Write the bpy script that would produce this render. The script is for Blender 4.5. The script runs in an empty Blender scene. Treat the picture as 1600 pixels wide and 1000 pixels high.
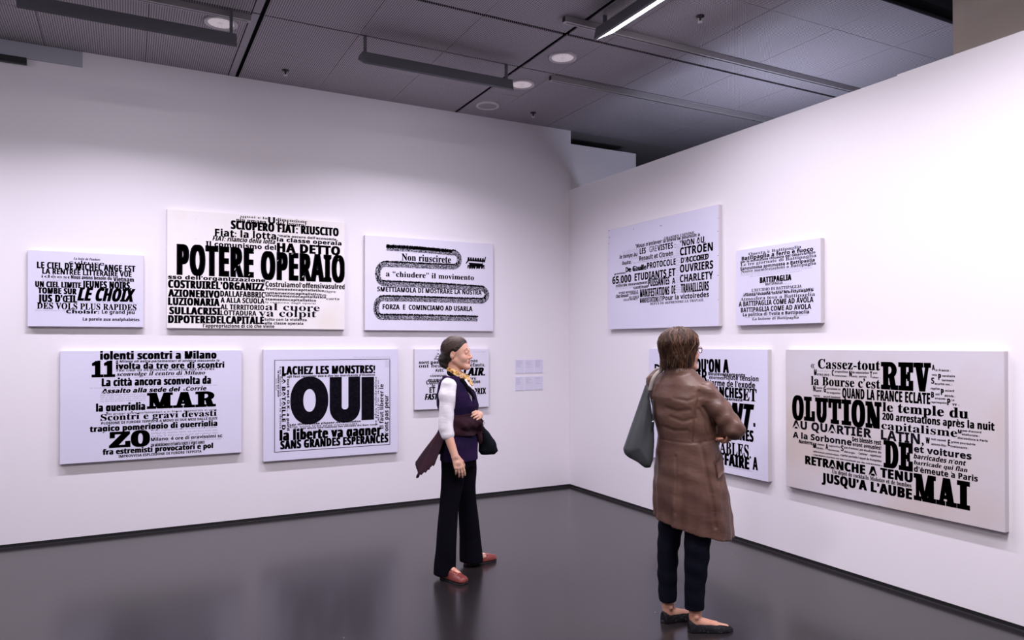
import bpy, math, random
import numpy as np
from mathutils import Vector, Matrix

# ------------------------------------------------------------------ camera, light level
S = bpy.context.scene
COL = S.collection
YAW, PITCH, ROLL, FPX, SHY = 0.487629893, 0.00613918, -0.00114873, 1137.0158, 30.9179
HC = 1.6
YW, XW, ZC, ZT = 6.918, 4.401, 4.004, 3.332          # left wall plane, right wall plane, ceiling, partition top

cF = np.array([math.sin(YAW)*math.cos(PITCH), math.cos(YAW)*math.cos(PITCH), math.sin(PITCH)])
_R0 = np.array([math.cos(YAW), -math.sin(YAW), 0.0]); _U0 = np.cross(_R0, cF)
cR = _R0*math.cos(ROLL) + _U0*math.sin(ROLL); cU = -_R0*math.sin(ROLL) + _U0*math.cos(ROLL)

cam = bpy.data.cameras.new('camera'); cam.sensor_width = 36; cam.sensor_fit = 'HORIZONTAL'
cam.lens = FPX/1600*36; cam.shift_y = SHY/1600; cam.clip_end = 60
camo = bpy.data.objects.new('camera', cam); COL.objects.link(camo)
camo.matrix_world = Matrix(((cR[0], cU[0], -cF[0], 0), (cR[1], cU[1], -cF[1], 0), (cR[2], cU[2], -cF[2], HC), (0, 0, 0, 1)))
S.camera = camo

w = bpy.data.worlds.new('world'); S.world = w; w.use_nodes = True
w.node_tree.nodes['Background'].inputs[0].default_value = (0.75, 0.72, 0.85, 1)
w.node_tree.nodes['Background'].inputs[1].default_value = 0.15
S.view_settings.view_transform = 'Standard'; S.view_settings.look = 'None'
S.view_settings.gamma = 1; S.view_settings.use_curve_mapping = False
S.view_settings.exposure = 0.36
S.cycles.max_bounces = 6; S.cycles.diffuse_bounces = 4; S.cycles.glossy_bounces = 3
S.cycles.caustics_reflective = False; S.cycles.caustics_refractive = False
S.cycles.use_denoising = True
S.cycles.sample_clamp_indirect = 6

LAMP_COL = (0.915, 0.85, 1.0)
WASH_W = 53.0          # each wall washer
FILL_W = 90.0          # each unseen fill panel added overhead

# ------------------------------------------------------------------ helpers
def back(px, py, ax, val):
    d = cF*FPX + cR*(px-800) - cU*(py-500-SHY)
    t = (val - (HC if ax == 2 else 0))/d[ax]
    return np.array([0, 0, HC]) + t*d

def prop(o, label=None, cat=None, group=None, kind=None):
    if label: o['label'] = label
    if cat: o['category'] = cat
    if group: o['group'] = group
    if kind: o['kind'] = kind
    return o

def thing(name, label, cat, loc=(0, 0, 0), group=None):
    o = bpy.data.objects.new(name, None); COL.objects.link(o); o.location = loc
    o.empty_display_size = .1
    return prop(o, label, cat, group)

def wloc(p):
    l = Vector((0, 0, 0))
    while p: l += p.location; p = p.parent
    return l

def obj(name, verts, faces, mats, parent=None, smooth=False, midx=None):
    """verts in world metres; stored relative to the parent"""
    v = np.asarray(verts, float).reshape(-1, 3)
    if parent is not None: v = v - np.array(wloc(parent))
    me = bpy.data.meshes.new(name); me.from_pydata(v.tolist(), [], [list(map(int, f)) for f in faces] if not isinstance(faces, np.ndarray) else faces.tolist())
    for m in (mats if isinstance(mats, (list, tuple)) else [mats]): me.materials.append(m)
    if midx is not None: me.polygons.foreach_set('material_index', np.asarray(midx, np.int32))
    if smooth: me.polygons.foreach_set('use_smooth', np.ones(len(me.polygons), bool))
    me.update()
    o = bpy.data.objects.new(name, me); COL.objects.link(o); o.parent = parent
    return o

class MB:
    def __init__(s): s.v = []; s.f = []; s.n = 0
    def add(s, v, f):
        v = np.asarray(v, float).reshape(-1, 3); s.v.append(v); s.f += [[i+s.n for i in q] for q in f]; s.n += len(v); return s
    def box(s, x0, y0, z0, x1, y1, z1):
        v = [(x, y, z) for z in (z0, z1) for y in (y0, y1) for x in (x0, x1)]
        return s.add(v, [(0, 2, 3, 1), (4, 5, 7, 6), (0, 1, 5, 4), (2, 6, 7, 3), (0, 4, 6, 2), (1, 3, 7, 5)])
    def tube(s, pts, r, n=8, caps=True):
        pts = np.asarray(pts, float); m = len(pts); r = np.broadcast_to(np.asarray(r, float), (m,))
        t = np.gradient(pts, axis=0); t /= np.linalg.norm(t, axis=1)[:, None]+1e-9
        up = np.array([0, 0, 1.]) if abs(t[0][2]) < .9 else np.array([1., 0, 0])
        vs = []
        for i in range(m):
            a = np.cross(t[i], up); a /= np.linalg.norm(a)+1e-9; b = np.cross(t[i], a); up = -np.cross(t[i], np.cross(up, t[i])) if False else up
            for k in range(n):
                an = 2*math.pi*k/n; vs.append(pts[i]+r[i]*(math.cos(an)*a+math.sin(an)*b))
        fs = [(i*n+k, i*n+(k+1) % n, (i+1)*n+(k+1) % n, (i+1)*n+k) for i in range(m-1) for k in range(n)]
        if caps: fs += [tuple(range(n))[::-1], tuple((m-1)*n+k for k in range(n))]
        return s.add(vs, fs)
    def lathe(s, c, prof, n=32):
        c = np.asarray(c, float); vs = []
        for r, z in prof:
            for k in range(n): vs.append(c+np.array([r*math.cos(2*math.pi*k/n), r*math.sin(2*math.pi*k/n), z]))
        m = len(prof)
        return s.add(vs, [(i*n+k, i*n+(k+1) % n, (i+1)*n+(k+1) % n, (i+1)*n+k) for i in range(m-1) for k in range(n)])
    def build(s, name, mat, parent=None, smooth=False):
        return obj(name, np.concatenate(s.v), s.f, mat, parent, smooth)

def bevel(o, wd=.004, seg=2):
    m = o.modifiers.new('bevel', 'BEVEL'); m.width = wd; m.segments = seg; m.limit_method = 'ANGLE'; return o

# ------------------------------------------------------------------ materials
def mat(name, col, rough=.5, spec=.5, metal=0, noise=None, bump=None, emit=None, sheen=0, coat=0):
    m = bpy.data.materials.new(name); m.use_nodes = True; nt = m.node_tree; b = nt.nodes['Principled BSDF']
    b.inputs['Base Color'].default_value = (*col, 1); b.inputs['Roughness'].default_value = rough
    b.inputs['Specular IOR Level'].default_value = spec; b.inputs['Metallic'].default_value = metal
    if sheen: b.inputs['Sheen Weight'].default_value = sheen; b.inputs['Sheen Roughness'].default_value = .5
    if coat: b.inputs['Coat Weight'].default_value = coat; b.inputs['Coat Roughness'].default_value = .25
    if emit: b.inputs['Emission Color'].default_value = (*emit[0], 1); b.inputs['Emission Strength'].default_value = emit[1]
    tc = nt.nodes.new('ShaderNodeTexCoord')
    if noise:      # (scale, colour2, lo, hi, detail)
        n = nt.nodes.new('ShaderNodeTexNoise'); n.inputs['Scale'].default_value = noise[0]; n.inputs['Detail'].default_value = noise[4] if len(noise) > 4 else 4
        r = nt.nodes.new('ShaderNodeValToRGB'); r.color_ramp.elements[0].position = noise[2]; r.color_ramp.elements[1].position = noise[3]
        r.color_ramp.elements[0].color = (*col, 1); r.color_ramp.elements[1].color = (*noise[1], 1)
        nt.links.new(tc.outputs['Object'], n.inputs['Vector']); nt.links.new(n.outputs['Fac'], r.inputs['Fac']); nt.links.new(r.outputs['Color'], b.inputs['Base Color'])
    if bump:       # (scale, strength, distance, stretch)
        n = nt.nodes.new('ShaderNodeTexNoise'); n.inputs['Scale'].default_value = bump[0]; n.inputs['Detail'].default_value = 5
        mp = nt.nodes.new('ShaderNodeMapping'); mp.inputs['Scale'].default_value = bump[3] if len(bump) > 3 else (1, 1, 1)
        bp = nt.nodes.new('ShaderNodeBump'); bp.inputs['Strength'].default_value = bump[1]; bp.inputs['Distance'].default_value = bump[2]
        nt.links.new(tc.outputs['Object'], mp.inputs['Vector']); nt.links.new(mp.outputs['Vector'], n.inputs['Vector'])
        nt.links.new(n.outputs['Fac'], bp.inputs['Height']); nt.links.new(bp.outputs['Normal'], b.inputs['Normal'])
    return m

M = {}
M['wall'] = mat('wall_paint', (.80, .765, .81), .85, .2, bump=(180, .05, .002))
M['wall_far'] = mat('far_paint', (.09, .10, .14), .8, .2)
M['column'] = mat('column_plaster', (.62, .53, .46), .8, .2, noise=(2, (.58, .50, .45), .4, .6))
M['slab'] = mat('ceiling_void', (.035, .035, .045), .9, .1)
M['base'] = mat('shadow_gap_black', (.012, .012, .014), .5, .4)
M['basegrey'] = mat('gap_edge_grey', (.03, .028, .03), .5, .3)
M['metal'] = mat('grey_fixture_metal', (.16, .165, .185), .45, .5, metal=.3)
M['metal2'] = mat('track_grey', (.42, .40, .41), .45, .5, metal=.3)
M['darkmetal'] = mat('dark_joint', (.03, .03, .035), .6, .3)
M['white'] = mat('white_plastic', (.62, .58, .60), .4, .5)
M['grille'] = mat('grille_grey', (.33, .32, .34), .6, .4)
M['ink'] = mat('printing_ink', (.0035, .003, .006), .9, .04, noise=(40, (.007, .006, .010), .45, .6))
M['inkgrey'] = mat('grey_ink', (.22, .20, .27), .6, .3)
M['black'] = mat('black_plastic', (.01, .01, .012), .4, .5)
M['glow'] = mat('lit_diffuser', (.9, .9, .9), .4, .4, emit=((.95, .93, 1.0), 7))

def floor_mat():
    m = mat('polished_dark_floor', (.052, .047, .053), .2, .5)
    nt = m.node_tree; b = nt.nodes['Principled BSDF']; tc = nt.nodes.new('ShaderNodeTexCoord')
    n = nt.nodes.new('ShaderNodeTexNoise'); n.inputs['Scale'].default_value = 1.3; n.inputs['Detail'].default_value = 6
    r = nt.nodes.new('ShaderNodeValToRGB'); r.color_ramp.elements[0].position = .35; r.color_ramp.elements[1].position = .7
    r.color_ramp.elements[0].color = (.0135, .0115, .0125, 1); r.color_ramp.elements[1].color = (.018, .0155, .0165, 1)
    v = nt.nodes.new('ShaderNodeTexVoronoi'); v.inputs['Scale'].default_value = 7; v.inputs['Randomness'].default_value = 1
    lt = nt.nodes.new('ShaderNodeMath'); lt.operation = 'LESS_THAN'; lt.inputs[1].default_value = .028
    n2 = nt.nodes.new('ShaderNodeTexNoise'); n2.inputs['Scale'].default_value = 2.0
    gt = nt.nodes.new('ShaderNodeMath'); gt.operation = 'GREATER_THAN'; gt.inputs[1].default_value = .56
    mu = nt.nodes.new('ShaderNodeMath'); mu.operation = 'MULTIPLY'
    mx = nt.nodes.new('ShaderNodeMixRGB'); mx.inputs['Color2'].default_value = (.35, .33, .36, 1)
    rr = nt.nodes.new('ShaderNodeMapRange'); rr.inputs['To Min'].default_value = .19; rr.inputs['To Max'].default_value = .23
    L = nt.links.new
    for t in (n, v, n2): L(tc.outputs['Object'], t.inputs['Vector'])
    L(n.outputs['Fac'], r.inputs['Fac']); L(v.outputs['Distance'], lt.inputs[0]); L(n2.outputs['Fac'], gt.inputs[0])
    L(lt.outputs[0], mu.inputs[0]); L(gt.outputs[0], mu.inputs[1]); L(mu.outputs[0], mx.inputs['Fac']); L(r.outputs['Color'], mx.inputs['Color1'])
    L(mx.outputs['Color'], b.inputs['Base Color']); L(n.outputs['Fac'], rr.inputs['Value']); L(rr.outputs['Result'], b.inputs['Roughness'])
    return m
M['floor'] = floor_mat()

def perf_mat():      # perforated sheet: round dark holes on a 16 mm grid
    m = mat('perforated_metal', (.36, .33, .36), .6, .3); nt = m.node_tree; b = nt.nodes['Principled BSDF']; L = nt.links.new
    tc = nt.nodes.new('ShaderNodeTexCoord'); sp = nt.nodes.new('ShaderNodeSeparateXYZ'); L(tc.outputs['Object'], sp.inputs[0])
    def frac(out):
        a = nt.nodes.new('ShaderNodeMath'); a.operation = 'DIVIDE'; a.inputs[1].default_value = .0165; L(out, a.inputs[0])
        f = nt.nodes.new('ShaderNodeMath'); f.operation = 'FRACT'; L(a.outputs[0], f.inputs[0])
        s = nt.nodes.new('ShaderNodeMath'); s.operation = 'SUBTRACT'; s.inputs[1].default_value = .5; L(f.outputs[0], s.inputs[0])
        q = nt.nodes.new('ShaderNodeMath'); q.operation = 'POWER'; q.inputs[1].default_value = 2; 
        ab = nt.nodes.new('ShaderNodeMath'); ab.operation = 'ABSOLUTE'; L(s.outputs[0], ab.inputs[0]); L(ab.outputs[0], q.inputs[0]); return q.outputs[0]
    ad = nt.nodes.new('ShaderNodeMath'); L(frac(sp.outputs[0]), ad.inputs[0]); L(frac(sp.outputs[1]), ad.inputs[1])
    lt = nt.nodes.new('ShaderNodeMath'); lt.operation = 'LESS_THAN'; lt.inputs[1].default_value = .105; L(ad.outputs[0], lt.inputs[0])
    mx = nt.nodes.new('ShaderNodeMixRGB'); mx.inputs['Color1'].default_value = (.46, .425, .46, 1); mx.inputs['Color2'].default_value = (.03, .03, .04, 1)
    L(lt.outputs[0], mx.inputs['Fac']); L(mx.outputs['Color'], b.inputs['Base Color'])
    return m
M['perf'] = perf_mat()
M['stripgrey'] = mat('plain_strip_grey', (.34, .32, .35), .6, .3)
M['bulk'] = mat('bulkhead_bluegrey', (.40, .41, .47), .7, .2)

# ------------------------------------------------------------------ setting
def struct(name, mb, m): return prop(mb.build(name, m), kind='structure')
X0, Y0 = -5.2, -4.2
struct('floor', MB().box(X0, Y0, -.1, 10.2, 10.2, 0), M['floor'])
wl = struct('wall_left', MB().box(X0, YW, .032, XW+.02, YW+.25, ZC), M['wall'])
struct('wall_left_return', MB().box(XW+.02, YW+.035, .0, 5.36, YW+.20, 3.868), M['wall'])
struct('wall_right', MB().box(XW, Y0, .032, XW+.22, YW-.001, ZT).box(XW, Y0, ZT, XW+.22, 2.98, ZT+.008), M['wall'])
struct('wall_back', MB().box(X0, Y0-.2, 0, 10.2, Y0, 5.4), M['wall'])
struct('wall_near_left', MB().box(X0-.2, Y0, 0, X0, YW+.2, 5.4), M['wall'])
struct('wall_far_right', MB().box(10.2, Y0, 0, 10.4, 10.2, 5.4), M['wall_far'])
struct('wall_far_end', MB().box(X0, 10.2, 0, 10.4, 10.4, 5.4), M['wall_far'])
bl = struct('baseboard_left', MB().box(X0, YW+.004, 0, XW, YW+.2, .032), M['base'])
br = struct('baseboard_right', MB().box(XW+.004, Y0, 0, XW+.2, YW, .032), M['base'])
struct('trim_1', MB().box(X0, YW-.008, 0, XW-.008, YW+.004, .007), M['basegrey'])
struct('trim_2', MB().box(XW-.008, Y0, 0, XW+.004, YW-.008, .007), M['basegrey'])
# bulkhead box high on the left wall with a dark slot in it
struct('trim_3', MB().box(-3.4, YW-.012, 3.875, -.32, YW-.001, 3.999), M['bulk'])
sl = prop(MB().box(-3.4, YW-.05, 3.82, -.70, YW-.012, 3.87).build('trim_4', M['base']), kind='structure')
# ceiling: dark void slab with perforated panels hung below it
ceil = struct('ceiling', MB().box(X0, Y0, ZC+.10, XW+.1, YW+.25, ZC+.2).box(XW+.1, 3.27, ZC+.10, 10.2, 10.2, ZC+.2).box(X0, Y0, 5.3, 10.2, 10.2, 5.4)
              .box(XW+.1, 3.262, ZC+.0, 10.2, 3.27, ZC+.02), M['slab'])
xs = [-4.9, -4.18, -3.46, -2.74, -2.02, -1.30, -.58, .14, .80, .875, 1.595, 2.305, 3.015, 3.375, 4.095, 4.78, 5.49, 6.2, 6.91, 7.62, 8.33, 9.04, 9.75, 10.2]
ys = [-4.2, -3.47, -2.74, -2.01, -1.28, -.55, .17, .89, 1.61, 2.33, 3.05, 3.74, 4.78, 5.53, 6.20, 6.93]
dark_x = {.80: .005, .875: .016, 3.015: .018}; dark_y = {4.78: .016, 5.53: .010}
gapx = lambda x: dark_x.get(x, .0022)
gapy = lambda y: dark_y.get(y, .0022)
npn = 0
for i in range(len(xs)-1):
    for j in range(len(ys)-1):
        a, b, c, d = xs[i], xs[i+1], ys[j], ys[j+1]
        if c < 3.2 and a > 4.0:
            if d < 3.2: continue
        if j == 10 and a > 4.0: c = 3.27
        if d > 10: continue
        m = M['stripgrey'] if abs(a-.80) < .01 else M['perf']
        if i == 12 and j >= 11:   # the strip with the downlights runs unbroken
            pass
        t = .012; zz = ZC + (.003 if m is M['stripgrey'] else random.Random(i*31+j).uniform(0, .0015))
        MB().box(a+gapx(a), c+gapy(c), zz, b-gapx(b), d-gapy(d), zz+t).build('ceiling_panel', m, ceil)
# plain ceiling past the last perforated row
MB().box(XW, 6.95, ZC+.005, 10.2, 10.2, ZC+.02).build('plain_panel', M['metal2'], ceil)
struct('column', MB().box(5.06, 1.6, 0, 6.2, 2.94, 5.3).box(5.09, 2.94, 0, 6.1, 3.03, 5.3).box(5.035, 1.6, 0, 5.06, 2.68, 5.3), M['column'])

# ------------------------------------------------------------------ ceiling fittings
def track(name_label, x0, x1, y, group='lighting tracks'):
    t = thing('lighting_track', name_label, 'track', ((x0+x1)/2, y, ZC), group)
    bevel(MB().box(x0, y-.022, ZC-.045, x1, y+.022, ZC+.001).build('rail', M['metal2'], t), .002)
    MB().box(x0-.003, y-.016, ZC-.040, x0, y+.016, ZC-.006).build('end_cap', M['black'], t)
    MB().box(x0+.02, y-.006, ZC-.0455, x1-.02, y+.006, ZC-.044).build('slot', M['black'], t)
track('long grey ceiling track nearest the viewer, above the lit lamp and running past the partition', 2.83, 7.8, 4.52)
track('shorter-looking grey ceiling track close to the corner, starting beside the round downlights', 3.35, 7.8, 5.58)
track('grey ceiling track at upper left, behind the hanging dark wall washer', -1.6, .80, 5.585)

def washer(label, c, axis, L, drop, out, lamp_w=WASH_W, group='hanging wall washers'):
    """wedge-section trough; axis 0: runs along x and shines to +y; axis 1: runs along y and shines to +x"""
    t = thing('wall_washer_lamp', label, 'lamp', (c[0], c[1], ZC-drop), group)
    zb = ZC-drop
    prof = [(-.070, 0), (-.078, .012), (-.060, .098), (-.045, .104), (.060, .104), (.088, .092), (.086, .084), (-.062, .006)]
    def P(u, z, l): return (c[0]+l, c[1]+u, zb+z) if axis == 0 else (c[0]+u, c[1]+l, zb+z)
    v = [P(u, z, s*L/2) for s in (-1, 1) for u, z in prof]; n = len(prof)
    f = [(k, (k+1) % n, n+(k+1) % n, n+k) for k in range(n-1) if k != 6] + [tuple(range(n))[::-1], tuple(range(n, 2*n))] + [(n-1, 0, n, 2*n-1)]
    obj('housing', v, f, M['metal'], t)
    v = [P(u, z, s*(L/2-.02)) for s in (-1, 1) for u, z in ((-.058, .010), (.080, .083))]
    obj('diffuser', v, [(0, 1, 3, 2)], M['glow'], t)
    for s in (-1, 1):
        l = s*(L/2-.03)
        a = P(-.012, .10, l-.010); b = P(.012, ZC-zb, l+.010)
        MB().box(min(a[0], b[0]), min(a[1], b[1]), a[2], max(a[0], b[0]), max(a[1], b[1]), b[2]).build('hanger', M['metal'], t)
    ld = bpy.data.lights.new('lamp', 'AREA'); ld.shape = 'RECTANGLE'; ld.size = L-.06; ld.size_y = .10; ld.energy = lamp_w; ld.color = LAMP_COL
    lo = bpy.data.objects.new('lamp', ld); COL.objects.link(lo); lo.parent = t
    q = P(.018, .040, 0); lo.location = Vector(q)-Vector(t.location)
    ld.spread = math.radians(139)
    nrm = Vector((0, .02, -.9998)) if axis == 0 else Vector((.02, 0, -.9998))
    lng = Vector((1, 0, 0)) if axis == 0 else Vector((0, 1, 0))
    z = -nrm.normalized(); x = lng; y = z.cross(x)
    lo.matrix_local = Matrix.Translation(lo.location) @ Matrix((x, y, z)).transposed().to_4x4()
    return t
washer('dark hanging wall washer cut by the top left of the photo', (.04, 5.53), 0, 1.30, .295, 0)
washer('dark hanging wall washer between the two ceiling joints, over the large cream poster', (2.26, 5.53), 0, 1.30, .245, 0)
washer('glowing white wall washer cut by the top edge, over the middle of the hall', (3.09, 3.74), 1, 1.32, .190, 0, WASH_W*.80)
washer('wall washer outside the photo, left of the others', (-2.2, 5.53), 0, 1.30, .27, 0)
washer('wall washer outside the photo, over the right wall', (3.09, 1.70), 1, 1.32, .190, 0, WASH_W*.80)
washer('wall washer outside the photo, over the right wall behind the camera', (3.09, -.4), 1, 1.32, .190, 0, WASH_W*.80)

def round_ceiling(name, label, cat, x, y, lit):
    t = thing(name, label, cat, (x, y, ZC), None)
    MB().lathe((x, y, ZC), [(.118, .002), (.118, -.010), (.108, -.014), (.096, -.012), (.094, -.004)]).build('rim', M['white'], t, True)
    if lit:
        MB().lathe((x, y, ZC), [(.0, -.007), (.094, -.007)]).build('lens_or_grille', M['lens'], t)  # here the disc is the downlight's pale lens, with weak emission
        for k in range(16):
            a = math.pi*2*k/16; c, s_ = math.cos(a), math.sin(a)
            MB().add([(x+c*.02-s_*.003, y+s_*.02+c*.003, ZC-.0085), (x+c*.085-s_*.009, y+s_*.085+c*.009, ZC-.0085), (x+c*.085+s_*.009, y+s_*.085-c*.009, ZC-.0085), (x+c*.02+s_*.003, y+s_*.02-c*.003, ZC-.0085)], [(0, 1, 2, 3)]).build('facet', M['facet'], t)
    else:
        MB().lathe((x, y, ZC), [(.0, -.006), (.095, -.006)]).build('lens_or_grille', M['grille'], t)
M['lens'] = mat('frosted_lens', (.60, .54, .57), .3, .6, emit=((1, .9, .95), .12), bump=(200, .5, .003))
M['facet'] = mat('lens_facet', (.72, .66, .70), .25, .6, emit=((1, .9, .95), .22))
round_ceiling('recessed_downlight', 'round pale downlight half hidden behind the upper left wall washer', 'downlight', .62, 5.80, True)
round_ceiling('recessed_downlight', 'round pale downlight below the glowing lamp, nearer the camera of the row of rings', 'downlight', 3.225, 5.17, True)
round_ceiling('recessed_downlight', 'round pale downlight touching the end of the dark wall washer', 'downlight', 3.225, 5.88, True)
round_ceiling('ceiling_speaker', 'flat grey round ceiling speaker with a thin white rim near the left wall', 'speaker', 3.21, 6.57, False)

def sprinkler(label, x, y):
    t = thing('sprinkler_head', label, 'sprinkler', (x, y, ZC))
    MB().lathe((x, y, ZC), [(.030, .001), (.030, -.006), (.010, -.008), (.009, -.03), (.004, -.034)], 16).build('escutcheon', M['black'], t, True)
    MB().tube([(x-.012, y, ZC-.02), (x-.012, y, ZC-.045)], .003, 6).tube([(x+.012, y, ZC-.02), (x+.012, y, ZC-.045)], .003, 6).build('yoke', M['white'], t)
    MB().lathe((x, y, ZC), [(.0, -.048), (.018, -.048), (.018, -.044), (0, -.044)], 12).build('deflector', M['white'], t)
sprinkler('small sprinkler head in the left ceiling bay, over the large cream poster', 1.23, 6.55)
sprinkler('small sprinkler head at upper right of the glowing lamp', 3.71, 4.05)
sprinkler('small sprinkler head above the corner, by the grey round speaker', 3.73, 6.56)

# unseen fill panels, added to even out the light on corner and figures
def fill_panel(label, x, y, wd, e):
    t = thing('added_fill_panel', label, 'lamp', (x, y, ZC-.05), 'added fill panels out of view')
    MB().box(x-wd/2-.02, y-.17, ZC-.03, x+wd/2+.02, y+.17, ZC).build('housing', M['metal2'], t)
    ld = bpy.data.lights.new('lamp', 'AREA'); ld.shape = 'RECTANGLE'; ld.size = wd; ld.size_y = .3; ld.energy = e; ld.color = (1, .93, .96)
    lo = bpy.data.objects.new('lamp', ld); COL.objects.link(lo); lo.parent = t; lo.location = (0, 0, .015)
fill_panel('added unseen fill panel on the left, evening out the room light', -1.6, 1.2, 1.2, FILL_W)
fill_panel('added unseen fill panel on the right, lifting the corner and the figures', 1.7, 1.7, 1.2, FILL_W)
# unseen uplight added to brighten the column and ceiling past the partition
ld = bpy.data.lights.new('lamp', 'AREA'); ld.size = .6; ld.energy = 21; ld.color = (.74, .77, 1)
t = thing('added_uplight', 'added unseen uplight brightening the space beyond the partition', 'lamp', (5.2, 4.6, 2.5))
lo = bpy.data.objects.new('lamp', ld); COL.objects.link(lo); lo.parent = t; lo.rotation_euler = (math.pi, 0, 0)
MB().box(4.9, 4.1, 2.46, 5.5, 5.1, 2.49).tube([(5.2, 4.6, 0), (5.2, 4.6, 2.46)], .03).build('added_uplight_stand', M['metal'], t)


# ------------------------------------------------------------------ lettering
FS = {}
def sty(st, ch):
    A = {'B': (0x1D5D4, 0x1D5EE, 0x1D7EC), 'I': (0x1D63C, 0x1D656, 0x1D7EC), 'S': (0x1D400, 0x1D41A, 0x1D7CE), 'T': (0x1D468, 0x1D482, 0x1D7CE), 'N': None}[st]
    if A is None: return ch
    if 'A' <= ch <= 'Z': return chr(A[0]+ord(ch)-65)
    if 'a' <= ch <= 'z': return chr(A[1]+ord(ch)-97)
    if '0' <= ch <= '9': return chr(A[2]+ord(ch)-48)
    return ch
ACC = {'é': ('e', 'a'), 'É': ('E', 'a'), 'è': ('e', 'g'), 'à': ('a', 'g'), 'ù': ('u', 'g'), 'ò': ('o', 'g'), 'ê': ('e', 'c'), 'ô': ('o', 'c'), 'ë': ('e', 'd'), 'ö': ('o', 'd'), 'Ë': ('E', 'd')}
CAP = {'B': .714, 'I': .714, 'S': .678, 'T': .678, 'N': .682}
_cu = bpy.data.curves.new('text', 'FONT'); _cu.resolution_u = 2; _cu.fill_mode = 'FRONT'
_to = bpy.data.objects.new('text', _cu)
def tmesh(body, off=0, sp=1):
    _cu.body = body; _cu.offset = off; _cu.space_character = sp
    me = bpy.data.meshes.new_from_object(_to)
    n = len(me.vertices); v = np.zeros(n*3); me.vertices.foreach_get('co', v); v = v.reshape(-1, 3)[:, :2]
    f = [tuple(p.vertices) for p in me.polygons]
    bpy.data.meshes.remove(me)
    return v, f
def text_poly(st, txt, aspect):
    """vertices with x 0..1 over the line and y in cap heights, for a target width/cap-height ratio"""
    shear = .24 if st in 'ITJ' else 0
    heavy = st in 'HJ'; st = 'B' if heavy else st
    st = {'I': 'B', 'T': 'S'}.get(st, st)
    base = ''.join(sty(st, ACC[c][0] if c in ACC else c) for c in txt)
    cap = CAP[st]
    v, f = tmesh(base)
    nat = (v[:, 0].max()-v[:, 0].min())/cap
    k = aspect/max(nat, .01)
    off = .008+min(.024, max(0, (k-.85)*.05)) if st in 'BI' else (min(.018, max(.002, .010*(1/k-1)+.004)) if st in 'ST' else .006)
    bold = min(.20 if heavy else .13, max(0, (.36 if heavy else .26)/k-.24))*cap if st == 'B' else (min(.05, max(0, .26/k-.17))*cap if st == 'S' else 0)
    sp = 1+off*1.6+bold*.85
    v, f = tmesh(base, off, sp)
    f = list(f); v = [tuple(p) for p in v]
    if any(c in ACC for c in txt):
        for i, c in enumerate(txt):
            if c in ACC:
                vb = tmesh(base[:i+1], off, sp)[0][:, 0].max(); 
                va = tmesh(base[:i], off, sp)[0][:, 0].max() if base[:i].strip() else 0
                cx = (va+vb)/2+.01; up = ACC[c][0].isupper(); y0 = (.74 if up else .58); h = .15
                kk = ACC[c][1]; n0 = len(v)
                if kk == 'a': q = [[(-.05, 0), (.03, 0), (.12, h), (.0, h)]]
                elif kk == 'g': q = [[(-.03, 0), (.05, 0), (.0, h), (-.12, h)]]
                elif kk == 'c': q = [[(-.13, 0), (-.05, 0), (.02, h), (-.04, h)], [(.05, 0), (.13, 0), (.04, h), (-.02, h)]]
                else: q = [[(-.13, .02), (-.03, .02), (-.03, .12), (-.13, .12)], [(.03, .02), (.13, .02), (.13, .12), (.03, .12)]]
                for z in q:
                    n0 = len(v); v += [(cx+a, y0+b) for a, b in z]; f.append((n0, n0+1, n0+2, n0+3))
    v = np.array(v); v[:, 0] += v[:, 1]*shear/max(k, .3)
    if bold > .004:      # heavier stems: the same letters struck three times side by side
        n0 = len(v); f0 = f; v = np.concatenate([v+[dx, 0] for dx in (-bold/2, 0, bold/2)]); f = [tuple(i+n0*r_ for i in q) for r_ in range(3) for q in f0]
    x0, x1 = v[:, 0].min(), v[:, 0].max()
    v[:, 0] = (v[:, 0]-x0)/(x1-x0); v[:, 1] /= cap
    return v, f

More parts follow.
